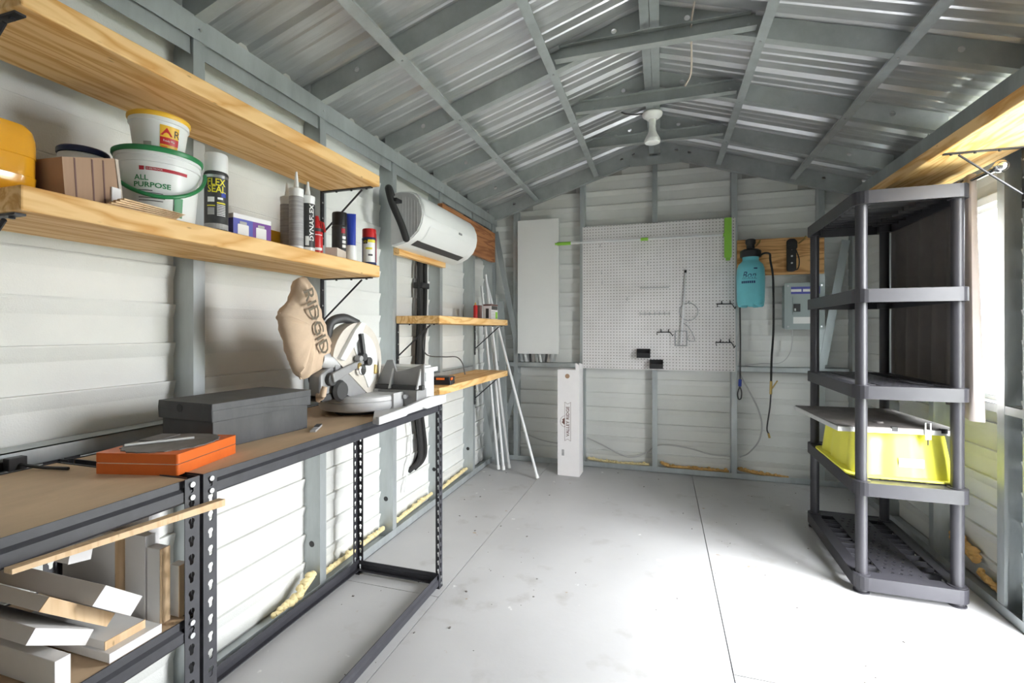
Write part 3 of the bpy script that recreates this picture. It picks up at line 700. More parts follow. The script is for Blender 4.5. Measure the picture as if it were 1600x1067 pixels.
# blade housing in the plane across the shed
bx_, by_, bz_ = -1.130, 1.602, 1.062
def disc(x0, x1, R, a0=0, a1=360, n=40, inner=0):
    pts = [(by_ + R*math.cos(rad(a0+(a1-a0)*k/n)), bz_ + R*math.sin(rad(a0+(a1-a0)*k/n))) for k in range(n+1)]
    if abs(a1-a0-360) < .1: pts = pts[:-1]
    elif inner: pts += [(by_ + inner*math.cos(rad(a1+(a0-a1)*k/n)), bz_ + inner*math.sin(rad(a1+(a0-a1)*k/n))) for k in range(n+1)]
    return MB().prism(pts, 'x', x0, x1)
W(disc(bx_-.05, bx_-.002, .157, -62, 168, 40), 'upper_guard', 'guard', bevel=.010, seg=3)
W(disc(bx_-.002, bx_+.003, .120, -60, 120, 30), 'guard_cover', 'white_gloss', bevel=.002)
W(disc(bx_-.028, bx_-.025, .127, 0, 360, 60), 'blade', 'slat')
W(disc(bx_-.046, bx_-.006, .135, 176, 300, 30), 'lower_guard', 'mid_grey', bevel=.006, seg=2)
W(MB().prism([(1.470,1.085),(1.50,1.075),(1.60,1.17),(1.63,1.215),(1.60,1.222),(1.56,1.19)], 'x', bx_-.004, bx_+.014), 'guard_arm', 'white_gloss', bevel=.004)
W(MB().tube([(bx_+.02,1.585,1.175),(bx_+.02,1.592,1.14),(bx_+.02,1.603,1.085)], .010, 8), 'link_arm', 'black')
for q, (yy, zz) in enumerate(((1.60,1.085),(1.632,1.066),(1.575,1.080))): W(MB().cyl((bx_+.004,yy,zz),(bx_+.030,yy,zz), (.016,.017,.012)[q], 16), 'knob', ('dark_grey','dark_grey','mid_grey')[q], bevel=.003)
W(MB().prism([(1.43,1.035),(1.56,1.065),(1.62,1.075),(1.62,1.055),(1.55,1.035),(1.44,1.00)], 'x', bx_-.002, bx_+.012), 'swing_arm', 'mid_grey', bevel=.004)
W(MB().cyl((bx_+.0,1.60,1.035),(bx_+.020,1.60,1.035), .022, 20), 'arbor_cap', 'chrome', bevel=.004)
W(MB().cyl((bx_-.0,1.585,1.052),(bx_+.016,1.585,1.052), .012, 12), 'arbor_screw', 'brass')
W(MB().prism([(1.695,1.01),(1.715,1.01),(1.712,1.045),(1.698,1.05)], 'x', bx_-.004, bx_+.012), 'catch', 'brass', bevel=.004)
# pivot, motor and handle
W(MB().prism([(1.40,BZ+.075),(1.52,BZ+.075),(1.50,BZ+.15),(1.47,BZ+.20),(1.40,BZ+.17)], 'x', -1.20, -1.145), 'pivot_yoke', 'mid_grey', bevel=.008)
W(MB().cyl((-1.22,1.445,BZ+.150),(-1.128,1.445,BZ+.150), .024, 18), 'pivot_pin', 'dark_grey', bevel=.004)
W(MB().tube([(-1.175,1.43,BZ+.12),(-1.15,1.40,BZ+.085),(-1.13,1.39,BZ+.10),(-1.125,1.395,BZ+.13)], [.014,.014,.012,.009], 10), 'bevel_lever', 'canvas', smooth=True)
W(MB().lathe([(0,-.012),(.032,-.012),(.040,0),(.032,.012),(0,.012)], 16, Matrix.Translation((-1.13,1.485,BZ+.105)) @ Matrix.Rotation(PI/2,4,'Y')), 'bevel_scale', 'dark_grey', smooth=True)
W(MB().box(-1.24,-1.14,1.40,1.50,BZ+.0735,BZ+.10), 'pivot_base', 'dark_grey', bevel=.005)
W(MB().cyl((-1.34,1.62,1.09),(-1.18,1.62,1.09), .052, 24), 'motor', 'orange', bevel=.010)
W(MB().tube(curve([(-1.15,1.615,1.215),(-1.165,1.555,1.235),(-1.18,1.50,1.220),(-1.185,1.485,1.175),(-1.18,1.49,1.13)], 5), .018, 10), 'handle', 'dark_grey', smooth=True)
W(MB().prism([(1.475,1.15),(1.545,1.155),(1.56,1.10),(1.50,1.06),(1.475,1.09)], 'x', -1.205, -1.165), 'trigger_housing', 'orange', bevel=.006)
W(MB().tube([(-1.165,1.50,1.065),(-1.165,1.455,1.08),(-1.172,1.425,1.085)], [.03,.033,.028], 14), 'dust_port', 'pale_grey', smooth=True)
# dust bag: pillow of canvas
bxx = -1.180
outl = [(474,432),(463,437),(456,462),(438,486),(437,500),(446,535),(457,572),(470,592),(486,586),(515,562),(513,540),(503,508),(494,480),(485,447)]
pts = [(yx(u, bxx), zx(u, v, bxx)) for u, v in outl]
P = curve([(a, b, 0) for a, b in pts + pts[:1]], 4)[:-1]
c0 = (sum(p.x for p in P)/len(P), sum(p.y for p in P)/len(P))
vs = []; fs = []; n = len(P); rings = [(1, 0), (.97, .012), (.86, .026), (.62, .037), (.3, .043)]
for sgn in (1, -1):
    b0 = len(vs)
    for q, (k, th_) in enumerate(rings):
        for i, p in enumerate(P):
            wob = .004*math.sin(i*1.7+q) if 0 < q < 4 else 0
            vs.append((bxx + sgn*(th_+wob), c0[0]+(p.x-c0[0])*k, c0[1]+(p.y-c0[1])*k))
    vs.append((bxx + sgn*.044, c0[0], c0[1]))
    for q in range(len(rings)-1):
        for i in range(n): fs.append((b0+q*n+i, b0+q*n+(i+1)%n, b0+(q+1)*n+(i+1)%n, b0+(q+1)*n+i))
    for i in range(n): fs.append((b0+(len(rings)-1)*n+i, b0+(len(rings)-1)*n+(i+1)%n, len(vs)-1))
bag = W(MB().add(vs, fs), 'dust_bag', 'canvas', smooth=True)
pa, pb = on(481,452,0,bxx+.052), on(509,552,0,bxx+.052)
mid = (pa+pb)/2
text('RIDGID', (pb-pa).length, .048, frame(mid, pb-pa, (0,1,.35))).build('lettering', M['bag_ink'], bag, world=True)
W(MB().tube([on(437,488,0,bxx), on(446,528,0,bxx), on(470,592,0,bxx)], .004, 6), 'zip', 'canvas')

# ------------------------------------------------------------------ milky storage bin
r = thing('storage_bin', 'milky white plastic storage bin with lid behind the miter saw', 'bin', (-1.14, 1.93, BZ))
m = MB(); m.prism(rrect(-.135, .135, -.075, .075, .015), 'z', 0, .140); m.build('tub', M['bin_clear'], r, bevel=.003)
m = MB(); m.prism(rrect(-.150, .150, -.088, .088, .018), 'z', .1405, .160); m.prism(rrect(-.125, .125, -.065, .065, .018), 'z', .160, .168); m.build('lid', M['white'], r, bevel=.003)
MB().box(.136, .146, -.03, .03, .10, .140).build('latch', M['white'], r, bevel=.002)

# ================================================================== things on the loaded pine shelf
SX = -1.30
def at(u, x=SX): return yx(u, x)
def faceang(x, y): return math.atan2(-y, -x)          # direction from a thing towards the viewer's side of the shed
# amber shrink-wrapped canister
r = thing('shrink_wrapped_case', 'rounded amber plastic case in clear shrink wrap on the pine shelf', 'case', (-1.345, .592, LZ), rad(2))
m = MB()
rings = [(.0, .90), (.012, .98), (.035, 1), (.036, .985), (.075, .985), (.076, 1), (.110, .99), (.130, .95), (.142, .86), (.147, .6)]
base = rrect(-.095, .105, -.068, .070, .035, 6); n = len(base); vs = []; fs = []
for z, k in rings: vs += [(x*k, y*k, z) for x, y in base]
for i in range(len(rings)-1):
    for k in range(n): fs.append((i*n+k, i*n+(k+1)%n, (i+1)*n+(k+1)%n, (i+1)*n+k))
fs += [tuple(range(n)), tuple(range((len(rings)-1)*n, len(rings)*n))]
m.add(vs, fs).build('body', M['amber'], r, smooth=True)
MB().box(-.03, .03, -.02, .02, .146, .152).build('moulded_grip', M['amber'], r, bevel=.004)
# brown carton, slumped
r = thing('carton', 'worn brown cardboard carton with torn flap beside the joint compound bucket', 'box', (-1.285, .727, LZ), rad(4))
Mx = Matrix.Rotation(rad(-5), 4, 'Y')
MB().prism([(-.052,0),(.062,0),(.048,.118),(-.058,.085)], 'x', -.075, .075).build('body', M['cardboard'], r)
MB().prism([(.064,.006),(.070,.002),(.056,.118),(.049,.118)], 'x', -.072, .076).build('torn_flap', M['card_light'], r)
for y in (-.030, .005, .028): MB().prism([(y-.0015,.002),(y+.0015,.002),(y-.0035,.098+y*.25),(y-.0065,.098+y*.25)], 'x', .0751, .0758).build('printed_line', M['ink_brown'], r)
MB().box(.0755,.079,.040,.060,.004,.050).build('torn_paper', M['white_card'], r)
# can with navy lid behind
r = thing('paint_can', 'white can with navy blue lid half hidden behind the brown carton', 'can', (-1.412, .836, LZ))
MB().lathe([(0,0),(.050,0),(.050,.160),(.048,.162),(0,.162)], 24).build('can_body', M['white'], r, smooth=True)
MB().lathe([(0,.1625),(.0525,.1625),(.0525,.174),(.049,.178),(0,.178)], 24).build('lid', M['navy'], r, smooth=True)
# joint compound bucket with bail handle
bxy = (-1.278, .930); r = thing('joint_compound_bucket', 'white bucket with green rim and bail handle reading ALL PURPOSE', 'bucket', (bxy[0], bxy[1], LZ))
fa = faceang(*bxy); R0 = .080; tp = .072
MB().lathe([(0,0),(.078,0),(.080,.004),(.0905,.140),(.094,.141),(.094,.150),(.0915,.151),(.0915,.158),(.095,.159),(.095,.168),(0,.168)], 40).build('pail', M['white'], r, smooth=True)
MB().lathe([(.090,.166),(.0975,.166),(.0995,.170),(.0995,.177),(.095,.180),(.089,.177),(0,.176)], 40).build('rim_lid', M['green'], r, smooth=True)
hd = [(.101*math.cos(fa+q)*1.02, .101*math.sin(fa+q)*1.02, .150 - .098*math.cos(q*.98)) for q in [rad(-92 + 184*k/24) for k in range(25)]]
MB().tube(hd, [.005]*25, 8).build('bail_handle', M['green'], r, smooth=True)
text('ALL', .028, .013, R=R0, a0=fa-.42, z0=.100, taper=tp).build('lettering', M['green'], r)
text('PURPOSE', .072, .013, R=R0, a0=fa-.16, z0=.083, taper=tp).build('lettering', M['green'], r)
patch(R0, fa-.30, fa+.72, .119, .127, .0012, taper=tp, n=14).build('red_band', M['crimson'], r)
text('SHEETROCK', .030, .004, R=R0+.0006, a0=fa-.10, z0=.123, taper=tp).build('lettering', M['white_ink'], r)
patch(R0, fa-.46, fa-.34, .118, .128, .0012, taper=tp, n=4).build('printed_mark', M['crimson'], r)
for z_, a_, b_ in ((.068,-.55,-.15),(.062,-.55,.1),(.050,-.5,.15),(.043,-.5,.1)): patch(R0, fa+a_, fa+b_, z_, z_+.002, .0012, taper=tp).build('printed_line', M['ink'], r)
MB().lathe([(R0+.0022+tp*.01, .01),(R0+.0022+tp*.06, .06)], 6, None, fa+.38, fa+.62).build('green_print', M['green'], r)
# small tub on the bucket
r = thing('patching_tub', 'small white tub with yellow lid standing on the joint compound bucket', 'tub', (bxy[0]-.004, bxy[1]+.004, LZ+.1795)); fa = faceang(*bxy)
MB().lathe([(0,0),(.052,0),(.054,.003),(.0635,.078),(.067,.079),(.067,.090),(0,.090)], 32).build('tub_body', M['white'], r, smooth=True)
MB().lathe([(0,.089),(.0685,.089),(.070,.092),(.070,.099),(.067,.102),(.0,.1015)], 32).build('lid', M['yellow_lid'], r, smooth=True)
patch(.0535, fa+.02, fa+.75, .006, .070, .0008, taper=.125, n=10).build('label', M['yellow_lid'], r)
patch(.0535, fa+.02, fa+.75, .022, .040, .0014, taper=.125, n=10).build('red_band', M['red'], r)
m = MB(); tri = [(-.012,.044),(.014,.044),(.001,.064)]
m.add([((.0537+.125*z+.0015)*math.cos(fa+.24+x/.058), (.0537+.125*z+.0015)*math.sin(fa+.24+x/.058), z) for x, z in tri], [(0,1,2)]); m.build('triangle_mark', M['red'], r)
text('R', .012, .018, R=.0540, a0=fa+.66, z0=.053, taper=.125).build('lettering', M['black'], r)
text('Ready Mix', .024, .007, R=.0543, a0=fa+.36, z0=.031, taper=.125).build('lettering', M['white_ink'], r)
MB().lathe([(.0558,.006),(.0565,.010),(.0568,.014),(.0572,.018)], 8, None, fa+.06, fa+.30).build('badge', M['orange'], r)
patch(.0535, fa-.62, fa-.30, .006, .024, .0008, taper=.125).build('printed_patch', M['label_grey'], r)
# bundle of wooden shims
r = thing('shim_bundle', 'bundle of thin wooden shims lying before the joint compound bucket', 'shims', (-1.1845, .835, LZ), rad(-4))
for k in range(5):
    Mx = Matrix.Translation((-.006+.001*k, .006*k-.01, .0005+.0042*k)) @ Matrix.Rotation(rad(-3+2.2*k), 4, 'Z')
    MB().prism([(-.075,0),(.075,.0),(.075,.0012),(-.075,.0038)], 'x', -.011, .011, M=Mx).build('shim', M['board_edge'], r)
# aerosol cans
def aerosol(label, x, y, R, hb, cap, capm, bodym, name='spray_can', lean=0):
    r = thing(name, label, 'spray can', (x, y, LZ))
    MB().lathe([(0,0),(R*.92,0),(R,.003),(R,.006),(R*.97,.008),(R*.97,hb-.012),(R*1.0,hb-.010),(R,hb-.006),(R*.93,hb-.002),(R*.80,hb+.004),(0,hb+.005)], 28).build('can', M[bodym], r, smooth=True)
    MB().lathe([(0,hb+.0045),(R*.86,hb+.0045),(R*.86,hb+cap*.35),(R*.80,hb+cap*.5),(R*.80,hb+cap-.004),(R*.72,hb+cap),(0,hb+cap)] if cap < .03 else [(0,hb-.001),(R*.94,hb-.001),(R*.94,hb+cap-.004),(R*.88,hb+cap),(0,hb+cap)], 28).build('cap', M[capm], r, smooth=True)
    return r
x, y = -1.225, at(338, -1.225); fa = faceang(x, y); R = .031
r = aerosol('tall spray can with white cap and yellow FLEX SEAL lettering on black', x, y, R, .172, .052, 'white', 'label_dark')
text('FLEX', .046, .020, R=R*.97, a0=fa+.02, z0=.139).build('lettering', M['yellow_ink'], r)
text('SEAL', .046, .020, R=R*.97, a0=fa+.04, z0=.119).build('lettering', M['yellow_ink'], r)
patch(R*.97, fa-1.2, fa+1.2, .152, .160).build('grey_band', M['steel'], r)
patch(R*.97, fa-.75, fa-.15, .082, .096).build('printed_picture', M['white_ink'], r); patch(R*.97, fa-.75, fa-.15, .046, .066).build('printed_picture', M['label_grey'], r)
patch(R*.97, fa-.8, fa-.1, .070, .073).build('yellow_line', M['yellow_ink'], r); patch(R*.97, fa+.05, fa+.8, .078, .082).build('yellow_line', M['yellow_ink'], r)
patch(R*.97, fa+.1, fa+.55, .090, .096).build('printed_word', M['white_ink'], r)
for k in range(7): patch(R*.97, fa+.05, fa+.8, .044+.0048*k, .0462+.0048*k).build('printed_line', M['white_ink'], r)
patch(R*.97, fa-1.3, fa+1.3, .004, .022).build('grey_band', M['label_grey'], r)
patch(R*.97, fa+.42, fa+.85, .098, .112).build('blue_badge', M['blue'], r)
# twin pack of putty
y0, y1 = at(362, -1.24), at(416, -1.24)
r = thing('epoxy_twin_pack', 'blue and purple carton picturing two cans on the pine shelf', 'box', (-1.245, (y0+y1)/2, LZ), rad(-6)); w_ = (y1-y0)/2
MB().box(-.02, .02, -w_, 0, 0, .060).build('blue_half', M['violet_blue'], r); MB().box(-.02, .02, 0, w_, 0, .060).build('purple_half', M['purple'], r)
MB().box(-.0195, .0205, -w_, w_, .0602, .074).build('white_header', M['white_card'], r)
for yy in (-w_*.5, w_*.45):
    MB().prism(rrect(yy-w_*.28, yy+w_*.28, .006, .044, .003), 'x', .0202, .0207).build('pictured_can', M['white_card'], r); MB().prism(rrect(yy-w_*.18, yy+w_*.18, .044, .053, .002), 'x', .0202, .0207).build('pictured_cap', M['label_grey'], r)
y0, y1 = at(414, -1.33), at(446, -1.33)
r = tag(MB().box(-1.36, -1.315, y0, y1, LZ, LZ+.074).build('small_carton', M['orange_card'], bevel=.0015), 'small plain orange carton standing behind the caulk tubes', 'box')
# caulk cartridges
def caulk(label, x, y, bodym, tip=.058, h=.212, word=None):
    r = thing('caulk_tube', label, 'caulk tube', (x, y, LZ)); R = .0235; fa = faceang(x, y)
    MB().lathe([(0,0),(R*1.0,0),(R*1.0,h-.008),(R*1.04,h-.006),(R*1.04,h+.006),(R*.7,h+.010),(0,h+.011)], 24).build('cartridge', M['white'], r, smooth=True)
    MB().lathe([(0,h+.0105),(.0095,h+.0105),(.0085,h+.02),(.0035,h+.010+tip),(0,h+.011+tip)], 14).build('nozzle', M['white'], r, smooth=True)
    patch(R, fa-1.6, fa+1.6, .016, h-.022, .0006, n=16).build('label', M[bodym], r)
    if word: 
        vs_, fs_, tw, th2 = TXT[word]; m = MB()
        m.add([((R+.0014)*math.cos(fa+.55 - b_/th2*.016/R), (R+.0014)*math.sin(fa+.55 - b_/th2*.016/R), .105 + a_/tw*.13) for a_, b_ in vs_], fs_); m.build('lettering', M['white_ink'], r)
        patch(R, fa-.35, fa+.15, .022, .055, .0012).build('barcode', M['white_ink'], r)
    return r
caulk('white caulk tube with grey label standing behind the front caulk tube', -1.300, at(449,-1.300), 'label_grey', .05, .195)
caulk('white caulk tube with grey printed label at the front of the pair', -1.235, at(463,-1.235), 'label_grey')
caulk('white caulk tube with black label and white vertical lettering', -1.220, at(481,-1.220), 'label_dark', .05, .195, 'DYNAFLEX')
# red adhesive
x, y = -1.232, at(495,-1.232); r = thing('red_glue_bottle', 'red squeeze bottle with ribbed red cap next to the caulk tubes', 'bottle', (x, y, LZ)); fa = faceang(x, y)
MB().lathe([(0,0),(.019,0),(.021,.004),(.021,.100),(.018,.108),(0,.108)], 20).build('bottle', M['red'], r, smooth=True)
patch(.021, fa-1.2, fa+1.2, .086, .098).build('dark_band', M['label_dark'], r); patch(.021, fa-1.0, fa+1.0, .016, .026).build('white_band', M['white_ink'], r)
patch(.021, fa-1.0, fa+1.0, .072, .075).build('white_band', M['white_ink'], r)
MB().lathe([(0,.1085),(.019,.1085),(.018,.120),(.010,.132),(.006,.146),(0,.147)], 14).build('cap', M['red'], r, smooth=True)
MB().tube([(.006*math.cos(fa),.006*math.sin(fa),.128),(.028*math.cos(fa+.9),.028*math.sin(fa+.9),.118),(.034*math.cos(fa+1),.034*math.sin(fa+1),.085)], .004, 6).build('trigger', M['red'], r)
# black aerosol, tray, blue tube, small lubricant can, red spray
x, y = -1.300, at(531,-1.300); fa = faceang(x, y)
r = aerosol('black-capped spray can with dark label near the end of the shelf', x, y, .033, .160, .055, 'black', 'label_dark')
patch(.0321, fa-.9, fa+.1, .02, .14).build('label', M['label_dark'], r); patch(.0321, fa+.2, fa+.7, .125, .145).build('red_badge', M['crimson'], r)
for k in range(3): patch(.0321, fa+.3, fa+.8, .065+.018*k, .077+.018*k).build('printed_letter', M['white_ink'], r)
tag(MB().prism([(-1.225, at(508,-1.225)), (-1.185, at(508,-1.225)+.02), (-1.215, at(541,-1.215)), (-1.255, at(541,-1.255)-.004)], 'z', LZ, LZ+.036).build('small_carton', M['card_light'], bevel=.001), 'low pale brown carton in front of the black-capped spray can', 'box')
x, y = -1.210, at(549,-1.210); r = thing('sealant_tube', 'blue squeeze tube standing upside down on its white cap', 'tube', (x, y, LZ)); fa = faceang(x, y)
MB().lathe([(0,0),(.021,0),(.021,.062),(.019,.064),(0,.064)], 20).build('cap', M['white'], r, smooth=True)
vs = []; fs = []; n = 16
for j, (z, a, b) in enumerate(((.0645,.017,.017),(.10,.0175,.015),(.14,.0175,.010),(.182,.018,.003),(.195,.018,.0015))):
    for k in range(n):
        q = 2*PI*k/n; px, py = b*math.cos(q), a*math.sin(q); vs.append((px*math.cos(fa)-py*math.sin(fa), px*math.sin(fa)+py*math.cos(fa), z))
for j in range(4):
    for k in range(n): fs.append((j*n+k, j*n+(k+1)%n, (j+1)*n+(k+1)%n, (j+1)*n+k))
fs += [tuple(range(n)), tuple(range(4*n, 5*n))]
MB().add(vs, fs).build('tube_body', M['blue'], r, smooth=True)
x, y = -1.205, at(577,-1.205); fa = faceang(x, y); r = aerosol('small blue and yellow lubricant can with red cap and straw', x, y, .031, .118, .036, 'red', 'navy')
patch(.0302, fa-.95, fa+.95, .010, .100).build('label', M['white_ink'], r); patch(.0302, fa-.9, fa-.25, .088, .106, .0012).build('emblem', M['black'], r); text('WD', .014, .010, R=.0312, a0=fa-.60, z0=.097).build('lettering', M['yellow_ink'], r)
patch(.0302, fa-.2, fa+.9, .094, .106, .0012).build('yellow_band', M['yellow_ink'], r); patch(.0302, fa-.5, fa+.4, .064, .072, .0012).build('yellow_band', M['yellow_ink'], r)
patch(.0302, fa-.15, fa+.45, .036, .044, .0012).build('printed_word', M['ink'], r)
MB().tube([(.036*math.cos(fa+.9),.030*math.sin(fa+.9),.01),(.036*math.cos(fa+.9),.030*math.sin(fa+.9),.13),(.018*math.cos(fa+.7),.018*math.sin(fa+.7),.145)], .0016, 6).build('straw', M['red'], r)
tag(MB().box(-1.20,-1.18, 1.785, 1.803, LZ, LZ+.022).build('white_block', M['white'], bevel=.002), 'tiny white plastic block at the very end of the loaded shelf', 'block')

# ================================================================== air conditioner, its boards and lines
tag(MB().box(XL+.0005, XL+.038, 2.405, 3.02, 1.622, 1.662).build('backing_board', M['pine'], bevel=.002), 'pine batten fixed across the studs just below the air conditioner', 'board')
tag(MB().box(XL+.0005, XL+.038, 2.97, 4.05, 1.80, 2.06).build('backing_board', M['rust_board'], bevel=.002), 'reddish brown board across the studs at the end of the air conditioner', 'board')
AY0, AY1, AXB = 2.315, 3.125, XL+.0385
r = thing('air_conditioner', 'white wall-mounted split air conditioner high on the left wall', 'air conditioner', (AXB, (AY0+AY1)/2, 1.655))
prof = [(0,.300),(.06,.305),(.115,.300),(.150,.286),(.178,.255),(.197,.205),(.200,.165),(.192,.120),(.170,.075),(.130,.038),(.085,.015),(.03,.0),(0,.0)]
prof = [(AXB+a*.98, 1.655+b*.98) for a, b in prof]
MB().prism(prof, 'y', AY0+.012, AY1-.012).build('casing', M['white_gloss'], r, world=True, smooth=True)
for ya, yb in ((AY0, AY0+.0118), (AY1-.0118, AY1)):
    pr = [(AXB+(a-AXB)*.985, 1.662+(b-1.655)*.955) for a, b in prof]
    e = MB().prism(pr, 'y', ya, yb).build('end_cap', M['pale_grey'], r, world=True, bevel=.003)
    if ya == AY0:
        for k in range(7):
            xx = AXB+.055+.018*k; hh = .12*math.sqrt(max(.05, 1-((xx-AXB-.05)/.15)**2))
            MB().box(xx, xx+.003, ya-.0015, ya, 1.80-hh, 1.805+hh).build('groove', M['pale_grey'], e, world=True)
pf = [(AXB+a, 1.655+b) for a, b in ((.1985,.135),(.1965,.132),(.1985,.140))]
def facepatch(i0, i1, off, y0, y1, name, mtl):             # strip lying on the front curve between two profile points
    a = prof[i0:i1+1]; m = MB(); vs = []; fs = []; c = (AXB+.05, 1.655+.16)
    for p in a:
        d = Vector((p[0]-c[0], p[1]-c[1])).normalized(); q = (p[0]+d.x*off, p[1]+d.y*off); vs += [(q[0], y0, q[1]), (q[0], y1, q[1])]
    for k in range(len(a)-1): fs.append((2*k, 2*k+1, 2*k+3, 2*k+2))
    return m.add(vs, fs).build(name, M[mtl], r, world=True, smooth=True)
facepatch(2, 6, .0035, AY0+.02, AY1-.02, 'front_panel', 'white_gloss')
facepatch(7, 9, .0030, AY0+.10, AY1-.10, 'air_flap', 'white')
facepatch(9, 10, .0012, AY0+.07, AY1-.09, 'air_slot', 'dark_grey')
MB().box(AXB+.195, AXB+.1995, 2.80, 2.845, 1.80, 1.812).build('badge', M['mid_grey'], r, world=True)
# black insulated line looping from the near end
ln = thing('insulated_line', 'black foam insulated pipe looping beside the air conditioner end', 'hose', (XL+.1, 2.24, 1.66))
pth = curve([(XL+.06, 2.290, 1.925), (XL+.065, 2.255, 1.955), (XL+.085, 2.222, 1.93), (XL+.105, 2.225, 1.86), (XL+.135, 2.262, 1.76), (XL+.150, 2.285, 1.69), (XL+.150, 2.292, 1.685)], 7)
MB().tube(pth, .019, 12).build('pipe', M['rubber'], ln, smooth=True, world=True)
MB().box(XL+.095, XL+.135, 2.215, 2.275, 1.872, 1.890).build('cable_tie', M['black'], ln, bevel=.003, world=True)
# bundle of lines dropping behind the shelf and the bench
bn = thing('line_set_bundle', 'bundle of black insulated lines dropping down the wall behind the bench', 'hose', (XL+.01, 2.60, .25))
yb = yx(668, XL+.008)
for k, (dy, dx, rr) in enumerate(((-.035,-.018,.013),(0,-.03,.017),(.034,-.018,.015),(.012,-.052,.012))):
    pth = curve([(XL+dx-.012, yb+dy, 1.80), (XL+dx-.012, yb+dy*1.2, 1.45), (XL+dx-.014, yb+dy*.9, 1.25), (XL+dx-.014, yb-.02+dy*.8, 1.00), (XL+dx-.02, yb-.03+dy*.8, .70), (XL+dx-.02, yb+.02+dy, .42), (XL+dx-.03, yb+.01+dy, .33), (XL+dx-.055, yb-.06+dy, .285)], 6)
    MB().tube(pth, rr, 8).build('line', M['rubber'], bn, smooth=True, world=True)
MB().box(XL-.066, XL-.006, yb-.052, yb+.056, 1.462, 1.50).build('strap', M['black'], bn, bevel=.004, world=True)
wv = tag(MB().tube(curve([(XL+.02, yb-.02, 1.215), (XL+.03, yb-.10, 1.10), (XL+.04, yb-.06, 1.03), (XL+.07, yb+.12, 1.01), (XL+.09, yb+.28, 1.00), (XL+.10, yb+.36, .95), (XL+.12, yb+.36, S3+.005)], 8), .004, 6).build('power_lead', M['wire_dark'], smooth=True), 'thin black power lead looping down to the low pine shelf', 'cable')
# low shelf: battery; upper shelf: carton, red marker, dark box
r = thing('cordless_battery', 'black and orange cordless tool battery on the low pine shelf', 'battery', (-1.255, 2.615, S3), rad(12))
MB().prism(rrect(-.06,.06,-.055,.055,.01), 'z', 0, .026).build('lower_case', M['black'], r, bevel=.003); MB().prism(rrect(-.055,.055,-.05,.05,.012), 'z', .0265, .046).build('upper_case', M['black'], r, bevel=.004)
MB().box(.0555,.0605,-.05,-.005,.028,.042).build('orange_badge', M['orange'], r); MB().box(-.03,.02,-.0505,-.056,.03,.042).build('orange_badge', M['orange'], r)
for dy in (.012,.034): MB().cyl((.056,dy,.035),(.063,dy,.035),.008,12).build('button', M['dark_grey'], r)
r = thing('small_printed_box', 'small white and green printed carton standing on the short shelf end', 'box', (-1.275, 3.50, S2), rad(-8))
MB().box(-.035,.035,-.055,.055,0,.105).build('carton', M['white_card'], r, bevel=.001); MB().box(-.0345,.0353,-.0553,.0553,.105,.118).build('dark_top', M['ink_brown'], r)
MB().box(.0352,.0356,-.05,.05,.075,.104).build('dark_band', M['label_dark'], r); MB().box(.0352,.0356,.015,.05,.006,.060).build('green_print', M['lime'], r); MB().box(-.012,.014,-.0556,-.0552,.01,.085).build('dark_print', M['label_dark'], r)
for k in range(5): MB().box(.0352,.0355,-.05,.01,.012+.012*k,.016+.012*k).build('printed_line', M['label_grey'], r)
r = thing('marker_pen', 'red capped marker tube standing behind the small white carton', 'marker', (-1.335, 3.335, S2))
MB().lathe([(0,0),(.016,0),(.016,.10),(.012,.105),(0,.105)], 12).build('barrel', M['red'], r, smooth=True); MB().lathe([(0,.1055),(.009,.1055),(.006,.125),(0,.126)], 10).build('tip', M['brass'], r, smooth=True)
tag(MB().box(-1.37,-1.32,3.385,3.43,S2,S2+.108).build('small_carton', M['ink_brown'], bevel=.001), 'narrow dark carton between the red marker and the printed carton', 'box')

# ================================================================== rods and offcuts of track leaning in the back left corner
def rod(label, p0, p1, rr=.011, n=10, g='white rods leaning in the back corner'):
    r = thing('curtain_pole', label, 'rod', tuple(p0), 0, g)
    MB().tube([p0, p1], rr, n).build('rod', M['white_rod'], r, smooth=True, world=True)
    d = (Vector(p1)-Vector(p0)).normalized(); MB().tube([Vector(p0), Vector(p0)+d*.03], rr*1.25, n).build('end_cap', M['white'], r, smooth=True, world=True)
Z0 = .012
rod('white metal rod leaning at the widest angle, its foot furthest from the wall', on(840,747,2,Z0), on(759,437,0,-1.445))
rod('white metal rod whose foot stands second from the corner by the low shelf', on(796,731,2,Z0), (-1.420, 3.775, 1.66))
rod('white metal rod leaning steeply between two others beside the low shelf', on(787,734,2,Z0), (-1.435, 3.87, 1.50))
rod('white metal rod leaning closest to the left wall beside the low shelf', on(779,733,2,Z0), (-1.44, 3.735, 1.56))
def channel(label, p0, p1, wdt=.05):
    p0, p1 = Vector(p0), Vector(p1); L = (p1-p0).length; mt = frame(p0, p1-p0, Vector((1,0,0)))
    m = MB().box(0,L,-wdt/2,wdt/2,0,.002,mt).box(0,L,-wdt/2,-wdt/2+.002,.002,.02,mt).box(0,L,wdt/2-.002,wdt/2,.002,.02,mt)
    return tag(m.build('steel_channel', M['galv']), label, 'steel channel', 'spare steel channels in the corner')
channel('galvanised steel channel leaning behind the rods towards the low shelf', (-1.38, 3.98, .004), (-1.41, 3.70, .80))
channel('galvanised steel channel standing nearly upright in the back corner', (-1.34, 4.06, .004), (-1.40, 4.10, 1.45), .06)

# ================================================================== on the back wall
PY = D - .0065
tag(MB().box(-.662, .562, PY, D-.0005, .857, 2.090).build('pegboard', M['peg']), 'large square white pegboard on the back wall studs', 'pegboard')
